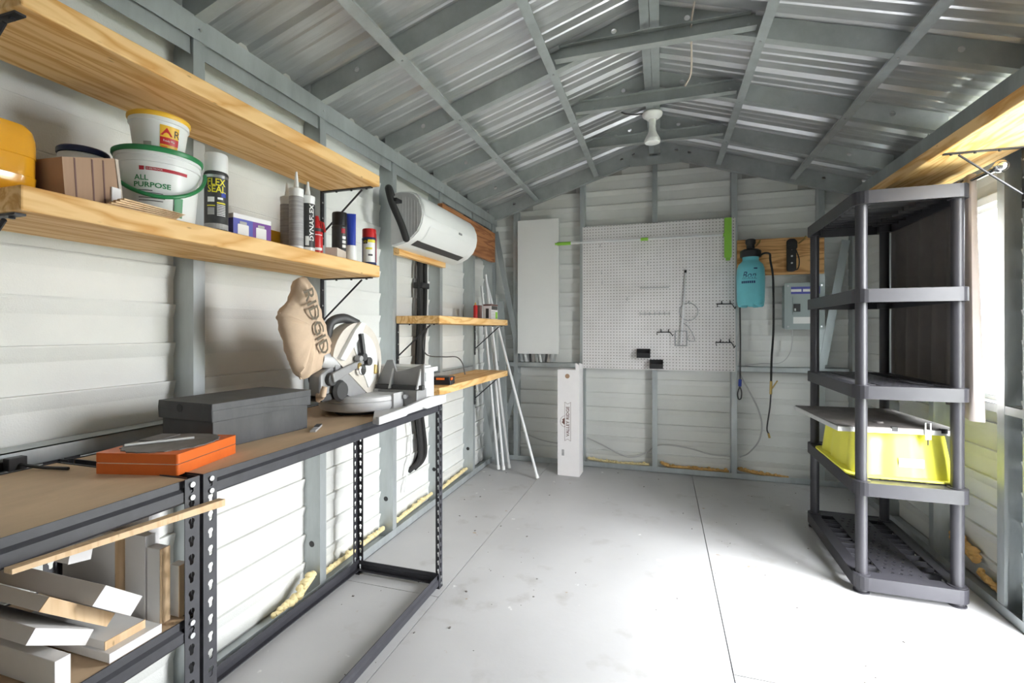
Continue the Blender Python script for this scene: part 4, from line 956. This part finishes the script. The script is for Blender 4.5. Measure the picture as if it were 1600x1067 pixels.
# plain white panel
r = thing('hanging_whiteboard', 'tall plain white board hung on the back wall by the corner', 'board', (-1.057, D-.001, .978))
MB().prism(rrect(-1.247,-.869,.978,2.180,.008), 'y', D-.034, D-.0012).build('panel', M['white_gloss'], r, world=True, bevel=.002)
r = thing('spare_strips', 'crumpled silver and white strips below the tall white board', 'strips', (-1.06, D+.02, .901))
for k in range(9):
    x = -1.225 + k*.036 + random.uniform(-.008,.008); a = random.uniform(-.25,.25)
    MB().prism([(x,.901),(x+.022,.901),(x+.022+a*.09,1.0),(x+a*.09,1.0)], 'y', D+.012+.004*(k%3), D+.0145+.004*(k%3)).build('strip', M[('galv','white','dark_grey','steel')[k%4]], r, world=True)
# telescopic squeegee across the pegboard
zq = on(1000,374,1,PY-.045).z
xa, xb = on(868,374,1,PY-.03).x, on(1136,374,1,PY-.03).x
r = thing('squeegee', 'lime green squeegee on a long white telescopic pole across the pegboard', 'squeegee', ((xa+xb)/2, PY-.03, zq))
def tx(a, b, rr, nm, mt): MB().tube([(a,PY-.045,zq),(b,PY-.045,zq)], rr, 12).build(nm, M[mt], r, world=True, smooth=True)
tx(xa+.02, xa+.14, .015, 'grip', 'lime'); tx(xa, xa+.0199, .009, 'hang_tip', 'lime'); tx(xa+.1401, xa+.21, .011, 'collar', 'white'); tx(xa+.2101, xb-.03, .0085, 'pole', 'white_rod')
xm = on(1007,374,1,PY-.03).x; tx(xm-.03, xm+.03, .0135, 'twist_lock', 'lime'); tx(xb-.03, xb, .014, 'socket', 'lime')
zt_, zb_ = on(1137,341,1,PY-.03).z, on(1137,405,1,PY-.03).z
MB().prism(rrect(xb-.022, xb+.030, zb_+.01, zt_, .006), 'y', PY-.058, PY-.036).build('head', M['lime'], r, world=True, bevel=.003)
MB().box(xb+.0305, xb+.036, zb_+.02, zt_-.01, PY-.036, PY-.030) if 0 else None
MB().prism(rrect(xb-.012, xb+.022, zb_-.012, zb_+.0095, .004), 'y', PY-.051, PY-.043).build('rubber_blade', M['lime'], r, world=True)
def peghook(label, u0, u1, v, drop, mtl='black_steel', name='peg_hook'):
    a, b = on(u0,v,1,PY-.012), on(u1,v,1,PY-.012)
    r = thing(name, label, 'hook', ((a.x+b.x)/2, PY-.012, a.z-.03), 0, 'black double peg hooks')
    MB().tube([(a.x+.004,PY-.045,a.z-drop*.6),(a.x,PY-.012,a.z),(b.x-.02,PY-.012,a.z),(b.x,PY-.03,a.z-drop),(b.x+.004,PY-.045,a.z-drop*.6)], .004, 8).build('wire', M[mtl], r, world=True)
    for f in (.28,.75):
        x = a.x+(b.x-a.x)*f; MB().tube([(x,PY-.012,a.z),(x,PY-.010,a.z+.022),(x,PY-.0005,a.z+.024)], .0035, 6).build('peg', M[mtl], r, world=True)
peghook('black double peg hook next to the wire holders in the middle of the pegboard', 1026, 1051, 519, .03)
peghook('black double peg hook on the pegboard edge just below the blue sprayer', 1120, 1148, 475, .04)
peghook('black double peg hook near the bottom edge of the pegboard', 1118, 1147, 535, .04)
def pegbin(label, u0, u1, v0, v1):
    a, b = on(u0,v0,1,PY-.04), on(u1,v1,1,PY-.04)
    r = thing('peg_bin', label, 'bin', ((a.x+b.x)/2, PY-.035, b.z), 0, 'black pegboard bins')
    x0, x1, z0, z1 = a.x, b.x, b.z, a.z
    MB().box(x0,x1,PY-.004,PY-.0005,z0,z1).build('back', M['black'], r, world=True); MB().box(x0,x1,PY-.07,PY-.0045,z0,z0+.003).build('tray', M['black'], r, world=True)
    MB().box(x0,x1,PY-.073,PY-.0701,z0,z0+(z1-z0)*.55).build('front', M['black'], r, world=True)
    for x in (x0, x1-.003): MB().prism([(PY-.07,z0+.003),(PY-.0045,z0+.003),(PY-.0045,z1),(PY-.03,z1),(PY-.07,z0+(z1-z0)*.6)], 'x', x, x+.003).build('side', M['black'], r, world=True)
pegbin('black plastic bin high on the lower half of the pegboard', 995, 1016, 545, 559)
pegbin('black plastic bin at the bottom edge of the pegboard', 1015, 1036, 562, 576)
# clear wire holders
def wire(m, pts, rr=.003): return m.tube(pts, rr, 6)
c = on(1076,487,1,PY-.02); R = .072
r = thing('wire_tool_ring', 'clear wire ring holder hanging behind the steel rod on the pegboard', 'holder', (c.x, PY-.02, c.z-R))
wire(MB(), [(c.x+R*math.cos(q),PY-.02+.012*math.sin(q),c.z+R*math.sin(q)) for q in [2*PI*k/24 for k in range(25)]]).build('ring', M['clear'], r, world=True)
MB().tube([(c.x,PY-.008,c.z+R),(c.x,PY-.0005,c.z+R+.02)], .003, 6).build('peg', M['clear'], r, world=True)
a, b = on(1055,517,1,PY-.03), on(1073,540,1,PY-.03)
r = thing('wire_cup', 'square clear wire cup on the pegboard holding a steel rod', 'holder', ((a.x+b.x)/2, PY-.03, b.z))
for zz in (a.z, b.z): wire(MB(), [(a.x,PY-.004,zz),(a.x,PY-.06,zz),(b.x,PY-.06,zz),(b.x,PY-.004,zz),(a.x,PY-.004,zz)]).build('hoop', M['clear'], r, world=True)
for x in (a.x, b.x):
    for yy in (PY-.004, PY-.06): wire(MB(), [(x,yy,a.z),(x,yy,b.z)]).build('upright', M['clear'], r, world=True)
wire(MB(), [(a.x,PY-.004,b.z),(b.x,PY-.06,b.z)]).build('floor_wire', M['clear'], r, world=True)
p0 = on(1064,537,1,PY-.035); p1 = on(1071,426,1,PY-.012)
r = thing('steel_rod', 'slim bright steel rod with dark knob standing in the wire cup', 'rod', (p0.x, p0.y, p0.z+.003))
MB().tube([p0+Vector((0,0,.004)), p1], .006, 10).build('shaft', M['steel'], r, world=True, smooth=True); MB().tube([p1, p1+(p1-p0).normalized()*.02], .009, 10).build('knob', M['black'], r, world=True, smooth=True)
MB().tube([p0+Vector((0,0,.005)), p0+(p1-p0)*.55], .0075, 10).build('sleeve', M['white_rod'], r, world=True, smooth=True)
q0, q1, q2 = on(1063,502,1,PY-.012), on(1086,532,1,PY-.03), on(1075,531,1,PY-.03)
r = thing('bent_wire_holder', 'bent clear wire arm beside the square wire cup on the pegboard', 'holder', (q1.x, q1.y, q1.z-.004))
wire(MB(), curve([q0, on(1076,511,1,PY-.02), q1, q2, on(1076,524,1,PY-.02)], 4)).build('wire', M['clear'], r, world=True)
for u0, u1, v, lab, teeth in ((1000,1045,450,'plain thin clear wire rail on the pegboard', 0), (1000,1046,491,'toothed clear wire tool rack on the pegboard', 6)):
    a, b = on(u0,v,1,PY-.02), on(u1,v,1,PY-.02)
    r = thing('wire_rail', lab, 'rail', ((a.x+b.x)/2, PY-.02, a.z-.02))
    wire(MB(), [(a.x,PY-.0005,a.z+.01),(a.x,PY-.02,a.z),(b.x,PY-.02,a.z),(b.x,PY-.0005,a.z+.01)]).build('rail', M['clear'], r, world=True)
    for k in range(teeth+1 if teeth else 0):
        x = a.x+(b.x-a.x)*k/teeth; wire(MB(), [(x,PY-.012,a.z+.02),(x,PY-.02,a.z),(x,PY-.04,a.z-.012)], .0022).build('tooth', M['clear'], r, world=True)
for u, v, lab in ((938,383,'tiny clear hook just under the squeegee pole near its white collar'), (941,440,'lower tiny clear hook of the pair below the squeegee collar'), (940,425,'upper tiny clear hook of the pair below the squeegee collar'), (980,466,'tiny clear hook left of the plain wire rail'), (1012,410,'tiny clear hook above the plain wire rail')):
    c = on(u,v,1,PY-.01); r = thing('clear_peg_hook', lab, 'hook', (c.x, c.y, c.z-.02), 0, 'tiny clear peg hooks')
    wire(MB(), [(c.x,PY-.0005,c.z+.012),(c.x,PY-.01,c.z),(c.x,PY-.025,c.z-.02),(c.x,PY-.034,c.z-.008)], .0025).build('wire', M['clear'], r, world=True)
cable0 = tag(MB().tube(curve([(XL-.06, 2.62, .80), (XL-.05, 2.68, .62), (XL-.05, 2.70, .45), (XL-.055, 2.66, .30), (XL-.06, 2.63, .18)], 8), .004, 6).build('thin_white_cable', M['white'], smooth=True), 'thin white cable hanging down the siding under the low pine shelf', 'cable')
# tall carton reading VALLEY RIDGE, leaning a little
r = thing('tall_carton', 'tall slim white carton printed VALLEY RIDGE standing by the back wall', 'box', (-.724, 3.92, 0), rad(-2))
MB().box(-.090,.090,-.075,.085,.001,.868).build('carton', M['white_card'], r, bevel=.0015)
MB().prism([(.060,.868),(.088,.868),(.088,.905),(.064,.925),(.058,.920)], 'y', -.074, -.0735).build('flap', M['white_card'], r)
MB().prism([(-.073,.868),(.080,.868),(.07,.905),(-.073,.925)], 'x', .0885, .0895).build('flap', M['white_card'], r)
MB().prism(circ(-.008,.815,.019,20), 'y', -.0758, -.0752).build('hand_hole', M['cardboard'], r)
fm = frame((-.005,-.0752,.445),(0,0,1),(-1,0,0))
text('VALLEY RIDGE', .245, .027, fm).build('lettering', M['ink_brown'], r)
def outline(pts, m, wd=.0022):                                # thin printed rule in the plane of the carton face (u along z, v along -x)
    for (a0, b0), (a1, b1) in zip(pts[:-1], pts[1:]): m.tube([tuple(fm @ Vector((a0,b0,.0006))), tuple(fm @ Vector((a1,b1,.0006)))], wd/2, 4)
    return m
bn_ = [(-.158,-.025),(.158,-.025),(.143,0),(.158,.025),(-.158,.025),(-.143,0),(-.158,-.025)]
outline(bn_, MB()).build('printed_banner', M['ink_brown'], r)
outline([(-.035+ .0,.022)] + [(.0+.045*math.cos(q), .022+.040*math.sin(q)) for q in [PI - PI*k/10 for k in range(11)]], MB()).build('printed_emblem', M['ink_brown'], r)
MB().add([tuple(fm @ Vector((a,b,.0007))) for a, b in ((-.03,.024),(-.008,.050),(.004,.040),(.014,.046),(.03,.024))], [(0,1,2,3,4)]).build('printed_mountains', M['ink_brown'], r)
MB().box(-.055,-.035,-.0756,-.0752,.165,.215).build('barcode', M['label_grey'], r)
# board with sprayer and power strip
tag(MB().box(.572,1.175,D-.022,D-.0005,1.620,1.905).build('backing_board', M['pine_x'], bevel=.002), 'wide pine board screwed to the back wall behind the sprayer', 'board')
def peg(x, z, lab): return tag(MB().tube([(x,D-.0225,z),(x+.01,D-.14,z+.012),(x+.012,D-.155,z+.028)], .006, 8).build('screw_hook', M['brass']), lab, 'hook', 'hooks on the pine board')
peg(.700, 1.845, 'dark screw hook in the pine board holding up the sprayer'); peg(1.005, 1.858, 'dark screw hook in the pine board beside the black tool holder')
sxy = (.652, D-.125); sz = 1.372
r = thing('pump_sprayer', 'aqua blue garden pump sprayer with black top hanging on the back wall', 'sprayer', (sxy[0], sxy[1], sz)); k_ = .93
MB().lathe([(0,.012),(.060,.012),(.085,.006),(.098,.014),(.103,.04),(.106,.12),(.107,.24),(.103,.31),(.092,.345),(.066,.372),(.062,.38),(.062,.408),(0,.408)], 36, Matrix.Scale(k_,4)).build('tank', M['aqua'], r, smooth=True)
for q in range(5):
    a = 2*PI*q/5-.4; MB().lathe([(0,-.012),(.018,-.012),(.028,0),(.030,.03),(0,.05)], 12, Matrix.Translation((.066*math.cos(a),.066*math.sin(a),.006))).build('foot', M['aqua'], r, smooth=True)
MB().lathe([(0,.378),(.072,.378),(.074,.384),(.074,.425),(.055,.438),(0,.438)], 24).build('collar', M['black'], r, smooth=True)
MB().box(-.068,.068,-.025,.025,.405,.432).build('shoulder_bar', M['black'], r, bevel=.006)
MB().lathe([(0,.437),(.030,.437),(.028,.47),(.036,.485),(.036,.512),(.026,.518),(0,.518)], 20).build('pump_handle', M['black'], r, smooth=True)
fs_ = faceang(*sxy)
text('Bon', .095, .050, R=.0985, a0=fs_-.10, z0=.235).build('lettering', M['aqua_ink'], r)
patch(.0985, fs_-.62, fs_+.45, .205, .207, .001).build('printed_rule', M['aqua_ink'], r)
for k in range(7): patch(.0985, fs_-.66+.145*k, fs_-.66+.145*k+.115, .172, .190, .001, n=3).build('printed_letter', M['aqua_ink'], r)
patch(.0985, fs_+.22, fs_+.48, .278, .288, .001, n=4).build('printed_mark', M['aqua_ink'], r)
xh = on(1208,500,1,D-.10).x
hs = curve([(.712,D-.125,sz+.385),(.745,D-.125,sz+.405),(.785,D-.115,sz+.40),(xh-.02,D-.105,sz+.35),(xh,D-.10,sz+.20),(xh+.002,D-.10,1.20),(xh-.01,D-.10,.98),(xh-.014,D-.10,.80)], 7)
hz = thing('sprayer_wand', 'black hose and brass wand hanging from the pump sprayer', 'hose', (xh, D-.10, .40))
MB().tube(hs, .0075, 8).build('hose', M['rubber'], hz, world=True, smooth=True)
MB().tube([(xh-.014,D-.10,.80),(xh-.016,D-.10,.70)], .0095, 10).build('valve', M['brass'], hz, world=True); MB().tube([(xh-.012,D-.10,.735),(xh+.03,D-.10,.805)], .005, 6).build('trigger', M['brass'], hz, world=True)
MB().tube(curve([(xh-.016,D-.10,.70),(xh-.022,D-.10,.60),(xh-.042,D-.10,.44),(xh-.030,D-.10,.395)], 5), .0055, 8).build('lance', M['wire_dark'], hz, world=True); MB().tube([(xh-.032,D-.10,.40),(xh-.024,D-.10,.365)], .008, 8).build('nozzle', M['brass'], hz, world=True)
x0 = on(1230,373,1,D-.05).x; x1 = on(1244,373,1,D-.05).x; z1 = on(1237,373,1,D-.05).z; z0 = on(1237,424,1,D-.05).z; xc = (x0+x1)/2
r = thing('tool_holder', 'black plastic holder with three rivets on the pine board', 'holder', (xc, D-.04, z0))
MB().prism(rrect(x0,x1,z0,z1,.02), 'y', D-.055, D-.0225).build('body', M['black'], r, world=True, bevel=.004)
MB().prism(rrect(x0-.006,x1+.006,z1-.085,z1-.01,.02), 'y', D-.062, D-.0551).build('head', M['black'], r, world=True, bevel=.003)
for zz in (.30,.55,.80): MB().cyl((xc,D-.0551,z0+(z1-z0)*zz*.85),(xc,D-.060,z0+(z1-z0)*zz*.85),.007,10).build('rivet', M['steel'], r, world=True)
MB().tube(curve([(x1,D-.05,z1-.09),(x1+.02,D-.05,z1-.16),(x1+.012,D-.05,z0+.02),(xc,D-.05,z0+.006)], 5), .004, 6).build('loop', M['rubber'], r, world=True)
# breaker panel
x0, x1, z0, z1 = .897, 1.165, 1.195, 1.550
r = thing('breaker_panel', 'grey electrical breaker panel with printed labels under the pine board', 'breaker panel', ((x0+x1)/2, D-.02, z0))
MB().prism(rrect(x0+.01,x1-.01,z0+.01,z1-.01,.01), 'y', D-.055, D+.06).build('box', M['panel_grey'], r, world=True); MB().prism(rrect(x0,x1,z0,z1,.006), 'y', D-.062, D-.0552).build('cover', M['panel_grey'], r, world=True, bevel=.002)
MB().prism(rrect(x0+.055,x1-.04,z0+.115,z1-.105,.004), 'y', D-.068, D-.0622).build('inner_door', M['panel_grey'], r, world=True, bevel=.002)
MB().box(x0+.060,x0+.105,D-.078,D-.0682,z0+.135,z0+.195).build('breaker', M['black'], r, world=True, bevel=.002); MB().box(x0+.064,x0+.074,D-.081,D-.0782,z0+.140,z0+.160).build('toggle', M['white'], r, world=True)
MB().box(x0+.12,x0+.15,D-.0705,D-.0682,z0+.135,z0+.195).build('blank_filler', M['panel_grey'], r, world=True)
MB().box(x0+.045,x1-.03,D-.0628,D-.0622,z1-.085,z1-.03).build('blue_label', M['violet_blue'], r, world=True); MB().box(x0+.045,x0+.115,D-.0634,D-.0629,z1-.068,z1-.048).build('printed_patch', M['white_ink'], r, world=True); MB().box(x0+.125,x0+.205,D-.0634,D-.0629,z1-.068,z1-.048).build('printed_patch', M['white_ink'], r, world=True)
MB().box(x0+.06,x1-.05,D-.0628,D-.0622,z0+.045,z0+.095).build('white_label', M['white_ink'], r, world=True)
for x in (x0+.025, x1-.02):
    for z in (z0+.022, z1-.022): MB().cyl((x,D-.0622,z),(x,D-.066,z),.007,10).build('screw', M['steel'], r, world=True)
tag(MB().cyl((1.13,D-.02,1.551),(1.13,D-.02,1.619),.012,12).build('conduit_nipple', M['galv']), 'short steel conduit between breaker panel and pine board', 'conduit')
# cables on the back wall
def cable(name, label, pts, rr, mtl, cat='cable', k=8): return tag(MB().tube(curve(pts, k), rr, 6).build(name, M[mtl], smooth=True), label, cat)
cable('panel_cable', 'thin grey cable curving down from the breaker panel to the stud', [(.955,D-.03,1.192),(.957,D-.03,1.10),(.935,D-.035,1.0),(.87,D-.035,.935),(.76,D-.03,.93),(.68,D-.02,.92),(.63,D-.01,.915)], .0035, 'wire_grey')
cable('wall_cable', 'pale grey cable bowing out from the stud beside the sprayer', [(.585,D-.02,.86),(.62,D-.03,.78),(.70,D-.04,.62),(.745,D-.04,.47),(.73,D-.03,.33),(.66,D-.01,.22),(.60,D+.03,.17)], .006, 'wire_grey')
cable('low_cable', 'pale grey cable sagging along the bottom of the back wall', [(-.63,D+.045,.24),(-.50,D+.045,.19),(-.30,D+.045,.10),(-.15,D+.045,.13),(-.02,D+.055,.215),(.20,D+.05,.21),(.38,D+.05,.17),(.53,D+.05,.165)], .006, 'wire_grey')
cable('corner_cable', 'thin grey cable along the siding behind the tall carton', [(-1.23,D+.05,.25),(-1.05,D+.05,.19),(-.85,D+.05,.17),(-.68,D+.05,.20)], .005, 'wire_grey')
r = thing('lock_cable', 'dark coated cable with blue sleeve and loop hanging by the pegboard edge', 'cable', (.585, D-.03, .62))
xa_ = on(1156,500,1,D-.03).x
MB().tube([(xa_,D-.03,1.44),(xa_+.004,D-.03,1.1),(xa_+.002,D-.03,.80)], .0055, 8).build('cable', M['wire_dark'], r, world=True, smooth=True)
MB().cyl((xa_+.002,D-.03,.80),(xa_,D-.03,.745),.012,10).build('sleeve', M['blue'], r, world=True)
MB().tube(curve([(xa_,D-.03,.745),(xa_-.016,D-.03,.69),(xa_-.010,D-.03,.645),(xa_+.008,D-.03,.65),(xa_+.012,D-.03,.70),(xa_,D-.03,.745)], 5), .005, 8).build('loop', M['wire_dark'], r, world=True)
tag(MB().tube([(xa_,D-.0225,1.44),(xa_,D-.04,1.44),(xa_,D-.045,1.455)], .004, 6).build('nail', M['steel']), 'small steel nail behind the sprayer that carries the lock cable', 'nail')

# ================================================================== grey resin shelving unit
ux, uy, ua = 1.052, 2.925, rad(-1.2)
r = thing('shelving_unit', 'five-tier charcoal resin shelving unit standing in front of the curtain', 'shelving unit', (ux, uy, 0), ua)
HWX, HWY = .213, .425
PX, PYY = .176, .376
LV = [(.026,.086), (.448,.508), (.882,.940), (1.314,1.374), (1.756,1.814)]
for q, (za, zb) in enumerate(LV):
    outer = rrect(-HWX, HWX, -HWY, HWY, .05, 5); inner = rrect(-HWX+.010, HWX-.010, -HWY+.010, HWY-.010, .042, 5)
    sh = MB().prism(outer, 'z', za, zb, [inner]).build('shelf', M['grey_plastic'], r, bevel=.0015)
    # border deck
    MB().prism(rrect(-HWX+.0101, HWX-.0101, -HWY+.0101, HWY-.0101, .042, 5), 'z', zb-.007, zb-.003, [rrect(-HWX+.055, HWX-.055, -HWY+.075, HWY-.075, .01, 2)]).build('deck_border', M['grey_plastic'], sh)
    # perforated centre tread and ladder of ribs either side
    L0, L1 = -HWY+.0752, HWY-.0752; holes = []; n = 17
    for i in range(n):
        yy = L0 + (L1-L0)*(i+.5)/n
        for j in range(-2, 3):
            x = j*.034 + (.017 if i % 2 else 0) - .008
            if abs(x) < .075: holes.append([(x-.011, yy), (x, yy-.008), (x+.011, yy), (x, yy+.008)])
    MB().prism([(-.088, L0), (.088, L0), (.088, L1), (-.088, L1)], 'z', zb-.007, zb-.003, holes).build('tread', M['grey_plastic'], sh)
    m = MB()
    for i in range(1, 11):
        yy = L0 + (L1-L0)*i/11
        for s in (-1, 1): m.box(*sorted((s*.089, s*(HWX-.0552))), yy-.004, yy+.004, zb-.035, zb-.004)
    for i in range(1, 8): m.box(-HWX+.011, HWX-.011, L0+(L1-L0)*i/8-.002, L0+(L1-L0)*i/8+.002, zb-.030, zb-.0075)
    m.build('rib_ladder', M['grey_plastic'], sh)
    for sx in (-1, 1):
        for sy in (-1, 1):
            MB().lathe([(0,za+.001),(.034,za+.001),(.034,zb+.002),(0,zb+.002)], 20, Matrix.Translation((sx*PX, sy*PYY, 0))).build('corner_socket', M['grey_plastic'], sh, smooth=True)
for sx in (-1, 1):
    for sy in (-1, 1):
        for (a, b), (c_, d_) in zip(LV[:-1], LV[1:]):
            MB().lathe([(0,b+.0021),(.0235,b+.0021),(.0235,c_+.0009),(0,c_+.0009)], 20, Matrix.Translation((sx*PX, sy*PYY, 0))).build('post', M['grey_plastic'], r, smooth=True)
        MB().lathe([(0,0),(.032,0),(.032,.006),(.026,.008),(.0245,.026),(0,.026)], 20, Matrix.Translation((sx*PX, sy*PYY, 0))).build('foot', M['grey_plastic'], r, smooth=True)
MB().box(-HWX+.018, -HWX+.048, -.30, .30, 1.8055, 1.8065).build('sticker_strip', M['clear_shelf_label'], r)
# yellow tub turned upside down with a dusty grey panel on it
tz = .510
r = thing('upturned_tub', 'translucent yellow plastic tote upside down on the shelving unit', 'tote', (1.06, 2.88, tz), ua)
def loft(rows, name, mtl, bev=0):
    vs = []; fs = []; n = len(rows[0][1])
    for z, p in rows: vs += [(x, y, z) for x, y in p]
    for i in range(len(rows)-1):
        for k in range(n): fs.append((i*n+k, i*n+(k+1)%n, (i+1)*n+(k+1)%n, (i+1)*n+k))
    fs += [tuple(reversed(range(n))), tuple(range((len(rows)-1)*n, len(rows)*n))]
    return MB().add(vs, fs).build(name, M[mtl], r, smooth=True)
def tubring(hx, hy, flute=.008, n=64):
    out = []
    for x, y in rrect(-hx, hx, -hy, hy, .05, 10):
        out.append((x, y))
    # subdivide long sides and press in a pair of flutes on each
    res = []
    for i, (a, b) in enumerate(out):
        c, d = out[(i+1) % len(out)]
        m_ = 12 if math.hypot(c-a, d-b) > .1 else 1
        for k in range(m_):
            f = k/m_; x, y = a+(c-a)*f, b+(d-b)*f
            if m_ > 1 and (.16 < f < .30 or .70 < f < .84):
                s = flute; x -= s*(1 if x > hx*.9 else -1 if x < -hx*.9 else 0); y -= s*(1 if y > hy*.9 else -1 if y < -hy*.9 else 0)
            res.append((x, y))
    return res
loft([(.010, tubring(.196, .275, .012)), (.10, tubring(.188, .262, .012)), (.200, tubring(.178, .245, .010)), (.206, tubring(.170, .235, .006))], 'tub', 'yellow_tub')
MB().prism(rrect(-.222, .222, -.305, .305, .055, 5), 'z', .001, .0098, ).build('rim', M['yellow_tub'], r, bevel=.002)
MB().prism(rrect(-.02, .075, .055, .095, .003), 'y', -.2705, -.2685).build('sticker', M['clear_shelf_label'], r)
for s in (-1, 1): MB().box(s*.06-.02, s*.06+.02, .262, .285, .01, .05).build('handle_web', M['yellow_tub'], r, bevel=.004)
pz = tz + .2065
r = thing('dusty_panel', 'dusty grey board with pale edge lying across the upturned yellow tub', 'board', (1.02, 2.93, pz), rad(3))
MB().box(-.250, .240, -.325, .300, 0, .022).build('board', M['pale_grey'], r, bevel=.002); MB().box(-.246, .236, -.321, .296, .0222, .026).build('dusty_face', M['paint_lid'], r)
MB().lathe([(0,.0262),(.02,.0262),(.016,.034),(0,.036)], 12, Matrix.Translation((-.03,-.20,0))).build('knob', M['paint_lid'], r, smooth=True)
for x in (-.02, .17): MB().box(x-.012, x+.012, -.3255, -.31, .010, .030).build('clip', M['black'], r)
m = MB().tube([(.095,-.330,.0),(.095,-.330,.055),(.115,-.330,.055),(.115,-.330,.0)], .003, 6); m.build('wire_latch', M['steel'], r)
MB().box(.095,.118,-.3310,-.3262,-.020,.024).build('latch_plate', M['pale_grey'], r); MB().tube([(.106,-.3285,-.021),(.106,-.3285,-.045)], .003, 6).build('latch_pin', M['black'], r)

# ================================================================== lamp on the ridge
r = thing('lamp_holder', 'white round ceiling lampholder with a flood bulb under the collar tie', 'lamp', (X0, 3.085, 2.345))
TT = Matrix.Translation((X0, 3.085, 2.345))
MB().lathe([(0,.150),(.030,.150),(.040,.158),(.058,.172),(.062,.186),(.055,.197),(0,.1995)], 28, TT).build('base', M['white'], r, smooth=True, world=True)
MB().lathe([(0,.112),(.020,.112),(.022,.150),(0,.150)], 20, TT).build('socket', M['white'], r, smooth=True, world=True)
MB().lathe([(0,.0),(.030,.001),(.045,.007),(.049,.018),(.044,.034),(.030,.060),(.022,.080),(.019,.112),(0,.112)], 28, TT).build('bulb', M['white_gloss'], r, smooth=True, world=True)
cable('lamp_wire', 'short black wire running from the lampholder along the collar tie', [(-.11,3.07,2.535),(-.16,3.05,2.527),(-.21,3.04,2.533),(-.24,3.03,2.543)], .005, 'wire_dark')
p = [on(1085,0,1,2.35), on(1080,38,1,2.38), on(1080,110,1,2.52), on(1070,135,1,2.55)]
cable('loose_cable', 'loose beige cable dangling from the rafters beside the ridge', [(.115,2.30,2.70)] + [tuple(q) for q in p], .005, 'card_light')

# ================================================================== expanding foam along the foot of the walls
def foam(label, pts, size, mtl, n=40):
    m = MB(); pts = [Vector(p) for p in pts]
    for k in range(n):
        f = random.random()*(len(pts)-1); i = min(int(f), len(pts)-2); c = pts[i].lerp(pts[i+1], f-i)
        s = size*random.uniform(.3, .8)
        c = c + Vector((random.uniform(-.3,.3)*size, random.uniform(-.3,.3)*size, random.uniform(-.1,.35)*size))
        prof = [(math.sin(PI*j/5)*s*random.uniform(.85,1.1) if 0 < j < 5 else 0, -math.cos(PI*j/5)*s*.8) for j in range(6)]
        m.lathe(prof, 8, Matrix.Translation((c.x, c.y, max(c.z, s*.8))) @ Matrix.Rotation(random.random()*3, 4, 'Z'))
    m.tube([p + Vector((0,0,-.2*size)) for p in pts], size*.55, 8)
    return tag(m.build('foam_bead', M[mtl], smooth=True), label, 'foam', 'expanding foam beads at the wall foot')
yB = D+.05
foam('yellow expanding foam blob at the foot of the stud below the workbench', [(XL-.02, 1.55, .04), (XL-.015, 1.66, .05), (XL-.02, 1.765, .10)], .028, 'foam', 30)
foam('yellow expanding foam bead along the wall foot beyond the workbench', [(XL-.045, 1.87, .05), (XL-.05, 2.38, .06)], .020, 'foam', 50)
foam('yellow expanding foam bead below the hanging black lines', [(XL-.045, 2.47, .05), (XL-.05, 2.98, .065)], .020, 'foam', 50)
foam('yellow expanding foam bead under the low pine shelf', [(XL-.045, 3.08, .05), (XL-.05, 3.60, .065)], .020, 'foam', 50)
foam('yellow expanding foam bead in the back wall bay beside the tall carton', [(-.62, yB, .06), (-.40, yB, .04), (-.10, yB, .05)], .020, 'foam', 45)
foam('rusty orange foam bead in the bay right of the middle back stud', [(0.0, yB, .07), (.05, yB, .05), (.52, yB, .045)], .022, 'foam_rust', 60)
foam('rusty orange foam bead below the sprayer wand on the back wall', [(.60, yB, .07), (.72, yB, .05), (.95, yB, .035)], .022, 'foam_rust', 40)
foam('aged orange foam lump on the right wall behind the shelving unit', [(XR+.05, 2.78, .12), (XR+.05, 2.95, .16)], .035, 'foam_rust', 26)
foam('aged orange foam bead low on the right wall near the doorway stud', [(XR+.05, 2.58, .05), (XR+.05, 2.76, .07)], .022, 'foam_rust', 26)
# crumbs and chips scattered on the floor
m = MB()
for k in range(110):
    x, y = random.uniform(-1.35, 1.25), random.uniform(1.2, 4.1); s = random.choice((.002,.002,.003,.004,.005))
    if -.86 < x < -.60 and y > 3.8: continue
    m.box(-s, s, -s*.6, s*.6, 0, s*.6, Matrix.Translation((x, y, .0003)) @ Matrix.Rotation(random.random()*6, 4, 'Z'))
o = m.build('floor_debris', M['paint_lid'], kind='stuff'); o['label'] = 'small chips and crumbs of debris scattered over the grey floor'; o['category'] = 'debris'
